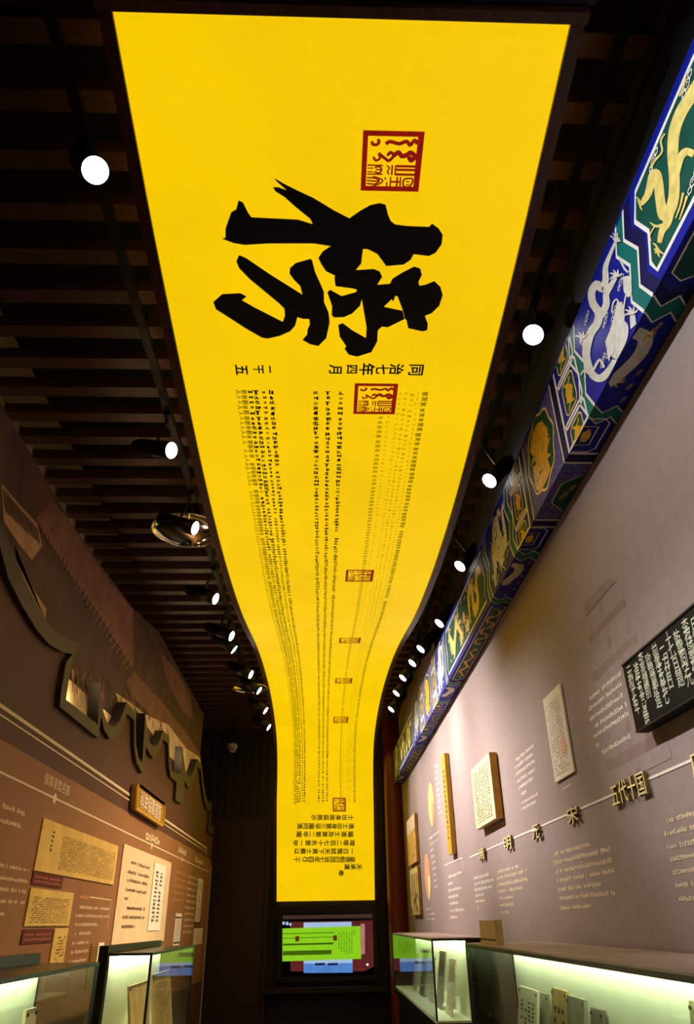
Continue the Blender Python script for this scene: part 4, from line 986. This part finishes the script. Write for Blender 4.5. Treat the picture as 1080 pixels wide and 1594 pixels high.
print_lines(FL, [(204, 1341.7, 233, 1351.7), (199, 1356.7, 231.7, 1365), (197.5, 1369, 229, 1376.7), (196, 1383, 229, 1391), (194, 1398, 200, 1399), (196, 1412.5, 226, 1416), (191, 1426.7, 224, 1429), (189, 1441.7, 210, 1442.5)], 7, 'body_text', text_brown, t, .0115)
r2 = rect_from_px(FL, [(241, 1341.7), (258, 1349), (250, 1447.5), (231, 1449)], .02)
q = MB(); slab(q, FL, rpts(r2), .010, .018); q.build('inset_sheet', paper_white, t)
columns_print(FL, r2, .018, t, text_brown, 2, 13, 'inset_text', mar=(.14, .14, .12, .1))
t, r = sheet(FL, [(309, 1367.5), (316, 1368), (311, 1435), (304, 1435)], .002, .008, 'document_strip', 'tall white document strip above the tiny red caption', 'document', paper_white)
columns_print(FL, r, .008, t, text_brown, 2, 18, mar=(.2, .2, .06, .06), drop=.3)
t, r = sheet(FL, [(302.5, 1445), (316, 1445), (314, 1470), (301, 1470)], .002, .008, 'document_sheet', 'small pale yellow sheet below the tiny red caption', 'document', paper_pale)
columns_print(FL, r, .008, t, paper_yellow, 3, 6)
t, r = sheet(FL, [(273, 1421.7), (283, 1421.7), (279, 1475), (270, 1475)], .002, .008, 'document_strip', 'grey white strip with black cross lines beside the cream text board', 'document', paper_pale)
columns_print(FL, r, .008, t, paper_grey, 3, 16, mar=(.15, .15, .1, .12))
q = MB()
for f in (.12, .86): flat(q, FL, [(r[0], r[2] + (r[3] - r[2]) * f), (r[1], r[2] + (r[3] - r[2]) * f), (r[1], r[2] + (r[3] - r[2]) * f + .012), (r[0], r[2] + (r[3] - r[2]) * f + .012)], .0095)
q.build('cross_line', ink, t)

# ================================================================ hung things on the right wall
HP = .055
TLp = FR.px(968, 1035.4, HP); BLp = FR.px(991, 1140.8, HP); u0 = (TLp[0] + BLp[0]) / 2; u1 = u0 + 1.05
pq = thing('calligraphy_plaque', 'large black plaque with pale cursive characters on the grey wall', 'plaque', FR.p((u0 + u1) / 2, BLp[1], 0))
q = MB(); slab(q, FR, [(u0, BLp[1]), (u1, BLp[1]), (u1, TLp[1]), (u0, TLp[1])], .012, HP); q.build('plaque_board', mat('plaque black', (12, 10, 9), 0.6, 0, 0.2, spec=0.12), pq)
q = MB()
for p in ([(u0, BLp[1]), (u1, BLp[1]), (u1, BLp[1] + .006), (u0, BLp[1] + .006)], [(u0, TLp[1] - .006), (u1, TLp[1] - .006), (u1, TLp[1]), (u0, TLp[1])]): slab(q, FR, p, HP, HP + .004)
q.build('edge_molding', black_metal, pq)
pl_txt = ['元和十七年', '進士五言三塔', '李景讓前', '歐陽前景進', '前進士五年七', '二月廿日', '十七一月題', '乾寧同之元', '李存誠李存', '月五日', '元和']
vh = TLp[1] - BLp[1]; du = .0565
plaint = mat('pale green white paint', (204, 206, 178), .7)
for i, tx in enumerate(pl_txt):
    for j, ch in enumerate(tx):
        q = MB(); sz = du * .80; u = u0 + .028 + i * du + random.uniform(-.005, .005); v = TLp[1] - vh * .16 - j * vh * .128 + random.uniform(-.006, .006) - (.02 if i % 2 else 0)
        sh = random.uniform(-.2, .2)
        put_glyph(q, ch, lambda gx, gy: FR.p(u + gx * sz + sh * (gy - .5) * sz, v + (gy - .5) * sz * 1.35, HP + .0015), .0)
        q.build('cursive_character', plaint, pq)
t, r = sheet(FR, [(844, 1090), (870.5, 1064), (893, 1200), (865, 1219)], .004, .012, 'document_board', 'pale paper document board between the thick gold-edged board and pagoda print', 'document', paper_pale, paper_cream)
columns_print(FR, r, .012, t, mat('pink grey print', (176, 150, 138), .7), 7, 22, mar=(.08, .12, .05, .1), drop=.1)
q = MB(); rr_ = [r[0] + (r[1] - r[0]) * .62, r[0] + (r[1] - r[0]) * .85, r[2] + .1, r[2] + .16]; flat(q, FR, rpts(rr_), .0140); q.build('red_stamp', mat('faded stamp', (222, 170, 140), .7), t)
t, r = sheet(FR, [(731.6, 1199), (760.3, 1173), (772.7, 1273.5), (742, 1290.7)], .006, .055, 'document_board', 'thick gold-edged board of pale green print on the grey wall', 'document', mat('soft yellow paper', (206, 192, 150), 0.8, 0, 0.08), gold_dark)
columns_print(FR, r, .055, t, mat('olive print', (110, 98, 56), .7), 7, 20, mar=(.12, .1, .06, .1), drop=.1)
t, r = sheet(FR, [(685, 1178), (690.3, 1176.5), (705, 1328), (698.6, 1330)], .006, .045, 'name_board', 'tall narrow gold board beside the upper pie chart', 'board', gold, gold_dark)
columns_print(FR, r, .045, t, ink_brown, 1, 14, mar=(.25, .25, .14, .14), drop=0)
def picture(c, label, paint):
    t, r = sheet(FR, c, .006, .04, 'framed_picture', label, 'picture', paint, gold_dark)
    return t, r
t, r = picture([(632, 1279), (643.4, 1268), (650, 1342.7), (636, 1346)], 'upper of two framed golden pictures by the red-brown column', mat('old photo gold', (206, 158, 76), .6, 0, .55, 14, detail=8))
q = MB(); flat(q, FR, [(r[0], r[2] + (r[3] - r[2]) * .62), (r[1], r[2] + (r[3] - r[2]) * .7), (r[1], r[3]), (r[0], r[3])], .0412); q.build('pale_sky', paper_cream, t)
t, r = picture([(636.8, 1354), (648.5, 1350), (654, 1428.4), (640.6, 1420)], 'lower of two framed pictures by the column, showing dark pillars', mat('old photo cream', (222, 196, 128), .6, 0, .3, 12, detail=8))
q = MB()
for f in (.2, .42, .62, .84): flat(q, FR, [(r[0] + (r[1] - r[0]) * f, r[2] + (r[3] - r[2]) * .4), (r[0] + (r[1] - r[0]) * (f + .08), r[2] + (r[3] - r[2]) * .4), (r[0] + (r[1] - r[0]) * (f + .08), r[3] - .06), (r[0] + (r[1] - r[0]) * f, r[3] - .06)], .0412)
for k in range(22):
    f = random.random() * .9; gg = random.random() * .36; flat(q, FR, blob(r[0] + (r[1] - r[0]) * (f + .05), r[2] + (r[3] - r[2]) * (gg + .03), .03, .03, 7), .0414)
q.build('printed_pillars', text_brown, t)
u, v = FR.px(1073, 757, .04)
gb = thing('gold_board', 'gold board high on the grey wall above the black plaque', 'board', FR.p(u + .2, v - .3, 0))
q = MB(); slab(q, FR, [(u, v - .07), (u + .02, v - .32), (u + .42, v - .32), (u + .42, v), (u + .05, v + .02)], .01, .04); q.build('board', gold, gb)
# raised metal characters of the time line
def raised(txt, x0, y0, x1, y1, hh, label):
    a = FR.px(x0, y0, .03); b = FR.px(x1, y1, .03); vc = (a[1] + b[1]) / 2
    hm = FR.px((x0 + x1) / 2, (y0 + y1) / 2 - hh / 2, .03)[1] - FR.px((x0 + x1) / 2, (y0 + y1) / 2 + hh / 2, .03)[1]
    t = thing('raised_lettering', label, 'lettering', FR.p((a[0] + b[0]) / 2, vc - hm / 2, 0), 'dynasty names on the time line') if len(txt) > 1 else None
    w = (b[0] - a[0]) / len(txt)
    for i, ch in enumerate(txt):
        vs_, fs_ = glyph(ch, .0); q = MB(); P = lambda h: [FR.p(a[0] + (i + x) * w, vc + (y - .5) * hm, h) for x, y in vs_]
        k = len(vs_); q.v = P(.006) + P(.020)
        cnt = {}
        for f in fs_:
            q.f.append(tuple(k + j for j in f)); q.m.append(0)
            for e0, e1 in zip(f, f[1:] + f[:1]):
                key = (min(e0, e1), max(e0, e1)); cnt[key] = cnt.get(key, 0) + 1
        for (e0, e1), c in cnt.items():
            if c == 1: q.f.append((e0, e1, k + e1, k + e0)); q.m.append(1)
        o = q.build('raised_character', [mat('pale gold letter', (244, 226, 156), 0.5, 0.0, 0.08), mat('dark letter side', (120, 92, 40), 0.5, 0.2, 0.1)], t)
        if t is None: tag(o, label, 'lettering', 'dynasty names on the time line')
raised('五代十国', 946, 1240, 1000, 1216, 42, 'four raised gold characters in a row on the time line')
raised('宋', 878, 1272, 896, 1265, 30, 'raised gold single character next to the four-character time line word')
raised('元', 824, 1297, 836, 1291, 26, 'raised gold single character, third from the far end of time line')
raised('明', 781, 1315, 793, 1309, 24, 'raised gold single character, second from the far end of time line')
raised('清', 742, 1332, 752, 1327, 21, 'smallest raised gold single character at the far end of time line')
raised('唐', 1069, 1193, 1098, 1180, 48, 'largest raised gold single character below the black plaque')

# ================================================================ glass show cases
def case(name, sx, y0, y1, xf, xb, xw, zt, zb, label, glass_far=True, back_rise=0.0):
    """sx +1 right wall, -1 left wall; glass box from xf to xb, solid back from xb to the wall xw"""
    t = thing(name, label, 'display case', (sx * (xf + xw) / 2, (y0 + y1) / 2, 0), 'glass show cases')
    X = lambda a, b: (min(sx * a, sx * b), max(sx * a, sx * b))
    def bx(nm, xa, xb_, ya, yb, za, zb_, m):
        a, b = X(xa, xb_); q = MB(); q.box((a, ya, za), (b, yb, zb_)); return q.build(nm, m, t)
    bx('plinth', xf + .03, xw - .004, y0 + .03, y1 - .03, 0, zb - .06, black)
    bx('case_floor', xf, xw - .004, y0, y1, zb - .06, zb - .012, black)
    bx('floor_lining', xf + .008, xb, y0 + .008, y1 - .008, zb - .012, zb, case_white)
    bx('back_body', xb + .008, xb + .055, y0, y1, zb - .012, zt + back_rise, black)
    bx('back_lining', xb, xb + .007, y0 + .01, y1 - .01, zb, zt - .01, case_white)
    g = .006
    bx('glass_pane', xf, xf + g, y0 + .012, y1 - .012, zb, zt - .012, GLASS)
    bx('glass_pane', xf + .012, xb - .002, y0, y0 + g, zb, zt - .012, GLASS)
    bx('glass_pane', xf + .012, xb - .002, y1 - g, y1, zb, zt - .012, GLASS)
    bx('top_board', xf - .002, xb + (0 if back_rise else .007), y0 - .002, y1 + .002, zt - .012, zt, edge_green if sx < 0 else black)
    if sx > 0: bx('top_cover', xf + .004, xw - .005, y0, y1, zt, zt + .006, case_top)
    for yy in (y0, y1 - .012):
        bx('corner_post', xf, xf + .012, yy, yy + .012, zb, zt - .012, black)
        bx('corner_post', xb - .004, xb, yy, yy + .012, zb, zt - .012, black)
    bx('led_bar', xb - .05, xb - .03, y0 + .03, y1 - .03, zt - .030, zt - .016, case_glow)
    return t
ZT_R, ZB_R = CZ - .104, CZ - .56
case('show_case', 1, 0.9, 4.26, .75, .985, XR, ZT_R, ZB_R, 'long lit glass show case below the black plaque along grey wall')
case('show_case', 1, 5.60, 8.6, .75, .985, XR, ZT_R, ZB_R, 'far lit glass show case near the red-brown column')
ZT_L, ZB_L = CZ - .122, CZ - .57
case('show_case', -1, 1.2, 3.37, .88, 1.105, -XL, ZT_L, ZB_L, 'lit glass show case below the yellowed document sheets on brown wall', back_rise=.034)
case('show_case', -1, 4.41, 5.84, .88, 1.105, -XL, ZT_L, ZB_L, 'short lit glass show case holding tan papers below the cream text board', back_rise=.034)
# exhibits standing in the cases
def exhibit(sx, x, pa, pb, ztop_px, zb, m, name, label, lines, lean=.05, thick=.012, cat='document', cols=4, rows=14, inkm=None):
    ya = onX(pa, ztop_px, sx * x)[0]; yb, zt = onX(pb, ztop_px, sx * x); zt = onX((pa + pb) / 2, ztop_px, sx * x)[1] + CZ
    y0, y1 = min(ya, yb), max(ya, yb)
    stand(sx, x, y0, y1, zt, zb, m, name, label, lines, lean, thick, cat, cols, rows, inkm)
def stand(sx, x, y0, y1, zt, zb, m, name, label, lines, lean=.05, thick=.012, cat='document', cols=4, rows=14, inkm=None):
    t = thing(name, label, cat, (sx * x, (y0 + y1) / 2, zb), 'papers standing in the glass cases')
    q = MB(); f = lambda y, z, d: (sx * (x + lean * (z - zb) / max(zt - zb, .01) + d), y, z)
    q.prism([f(y0, zb, thick), f(y1, zb, thick), f(y1, zt, thick), f(y0, zt, thick)], [f(y0, zb, 0), f(y1, zb, 0), f(y1, zt, 0), f(y0, zt, 0)]); q.build('sheet', m, t)
    if lines:
        q = MB(); du = (y1 - y0) * .8 / cols; dv = (zt - zb) * .75 / rows
        for i in range(cols):
            for j in range(rows):
                if random.random() < .15: continue
                a = y0 + (y1 - y0) * .1 + i * du; b = zb + (zt - zb) * .1 + j * dv
                put_pseudo(q, lambda gx, gy: f(a + (gx if sx < 0 else 1 - gx) * du * .75, b + gy * dv * .75, -.0015))
        q.build('printed_text', inkm or text_brown, t)
    q = MB()
    for c in (y0 + .012, y1 - .012):
        p = f(c, zt - .015, -.001); q.tube(p, (p[0] - sx * .004, p[1], p[2]), .005, n=8)
        q.build('pin', black, t); q = MB()
exhibit(1, .90, 818, 792, 1539, ZB_R, paper_pale, 'standing_paper', 'pale printed sheet standing first in the long glass case', True, inkm=ink)
exhibit(1, .93, 834, 823, 1547, ZB_R, paper_grey, 'standing_paper', 'narrow dark grey sheet between pale and tan sheets in glass case', False)
exhibit(1, .90, 860.6, 840, 1540.5, ZB_R, paper_tan, 'standing_paper', 'tan handwritten sheet standing in the long glass case', True, cols=3, rows=7, inkm=ink_brown)
exhibit(1, .90, 887, 862.5, 1553, ZB_R, paper_grey, 'standing_paper', 'grey brown sheet with black pins right of the tan sheet', True, cols=2, rows=5, inkm=ink_brown)
exhibit(1, .92, 915, 898, 1571, ZB_R, mat('dark grey card', (120, 112, 98), .8, 0, .2), 'standing_paper', 'short dark grey card standing right of the pinned grey brown sheet', False)
exhibit(1, .90, 1073, 1042, 1561, ZB_R, mat('speckled paper', (186, 182, 140), .8, 0, .5, 60), 'standing_paper', 'speckled grey-green sheet standing alone in the long glass case', False)
for i, (y0, w, zt, m, lab) in enumerate(((5.80, .26, .33, paper_pale, 'pale sheet standing first in the far glass case'), (6.25, .30, .36, paper_grey, 'grey sheet standing second in the far glass case'), (6.75, .24, .31, paper_pale, 'white sheet standing in the middle of far glass case'), (7.3, .3, .34, paper_grey, 'grey sheet standing fourth in the far glass case'), (7.9, .25, .3, paper_pale, 'pale sheet standing last in the far glass case'))):
    stand(1, .88, y0, y0 + w, ZB_R + zt, ZB_R, m, 'standing_paper', lab, True, .06, .01, inkm=paper_grey if m is paper_pale else text_brown)
stand(-1, .955, 4.52, 4.98, CZ - .275, ZB_L, paper_tan, 'standing_paper', 'narrower tan old paper in the short glass case', True, .05, .012, cols=8, rows=14, inkm=paper_yellow)
stand(-1, .955, 5.10, 5.68, CZ - .255, ZB_L, paper_tan, 'standing_paper', 'wider tan old paper of faint columns in the short glass case', True, .05, .012, cols=10, rows=16)
A = onX(50, 1578, -.95); B = onX(66, 1575, -.95)
stand(-1, .95, A[0], B[0], CZ + A[1] + .01, ZB_L, paper_cream, 'standing_paper', 'small cream card standing in the case below yellowed sheets', False, .02)
# small cream card on the long case
CX = 0.81; A = (3.80, 0); B = (4.17, 0)
cb = thing('cream_block', 'small cream card block lying on top of the long glass case', 'card', (CX, (A[0] + B[0]) / 2, ZT_R + .006))
q = MB(); q.box((CX, min(A[0], B[0]), ZT_R + .006), (CX + .035, max(A[0], B[0]), ZT_R + .105)); q.build('block', paper_cream, cb)
q = MB(); q.box((CX - .002, min(A[0], B[0]) + .004, ZT_R + .02), (CX, max(A[0], B[0]) - .01, ZT_R + .028)); q.build('printed_line', text_brown, cb)
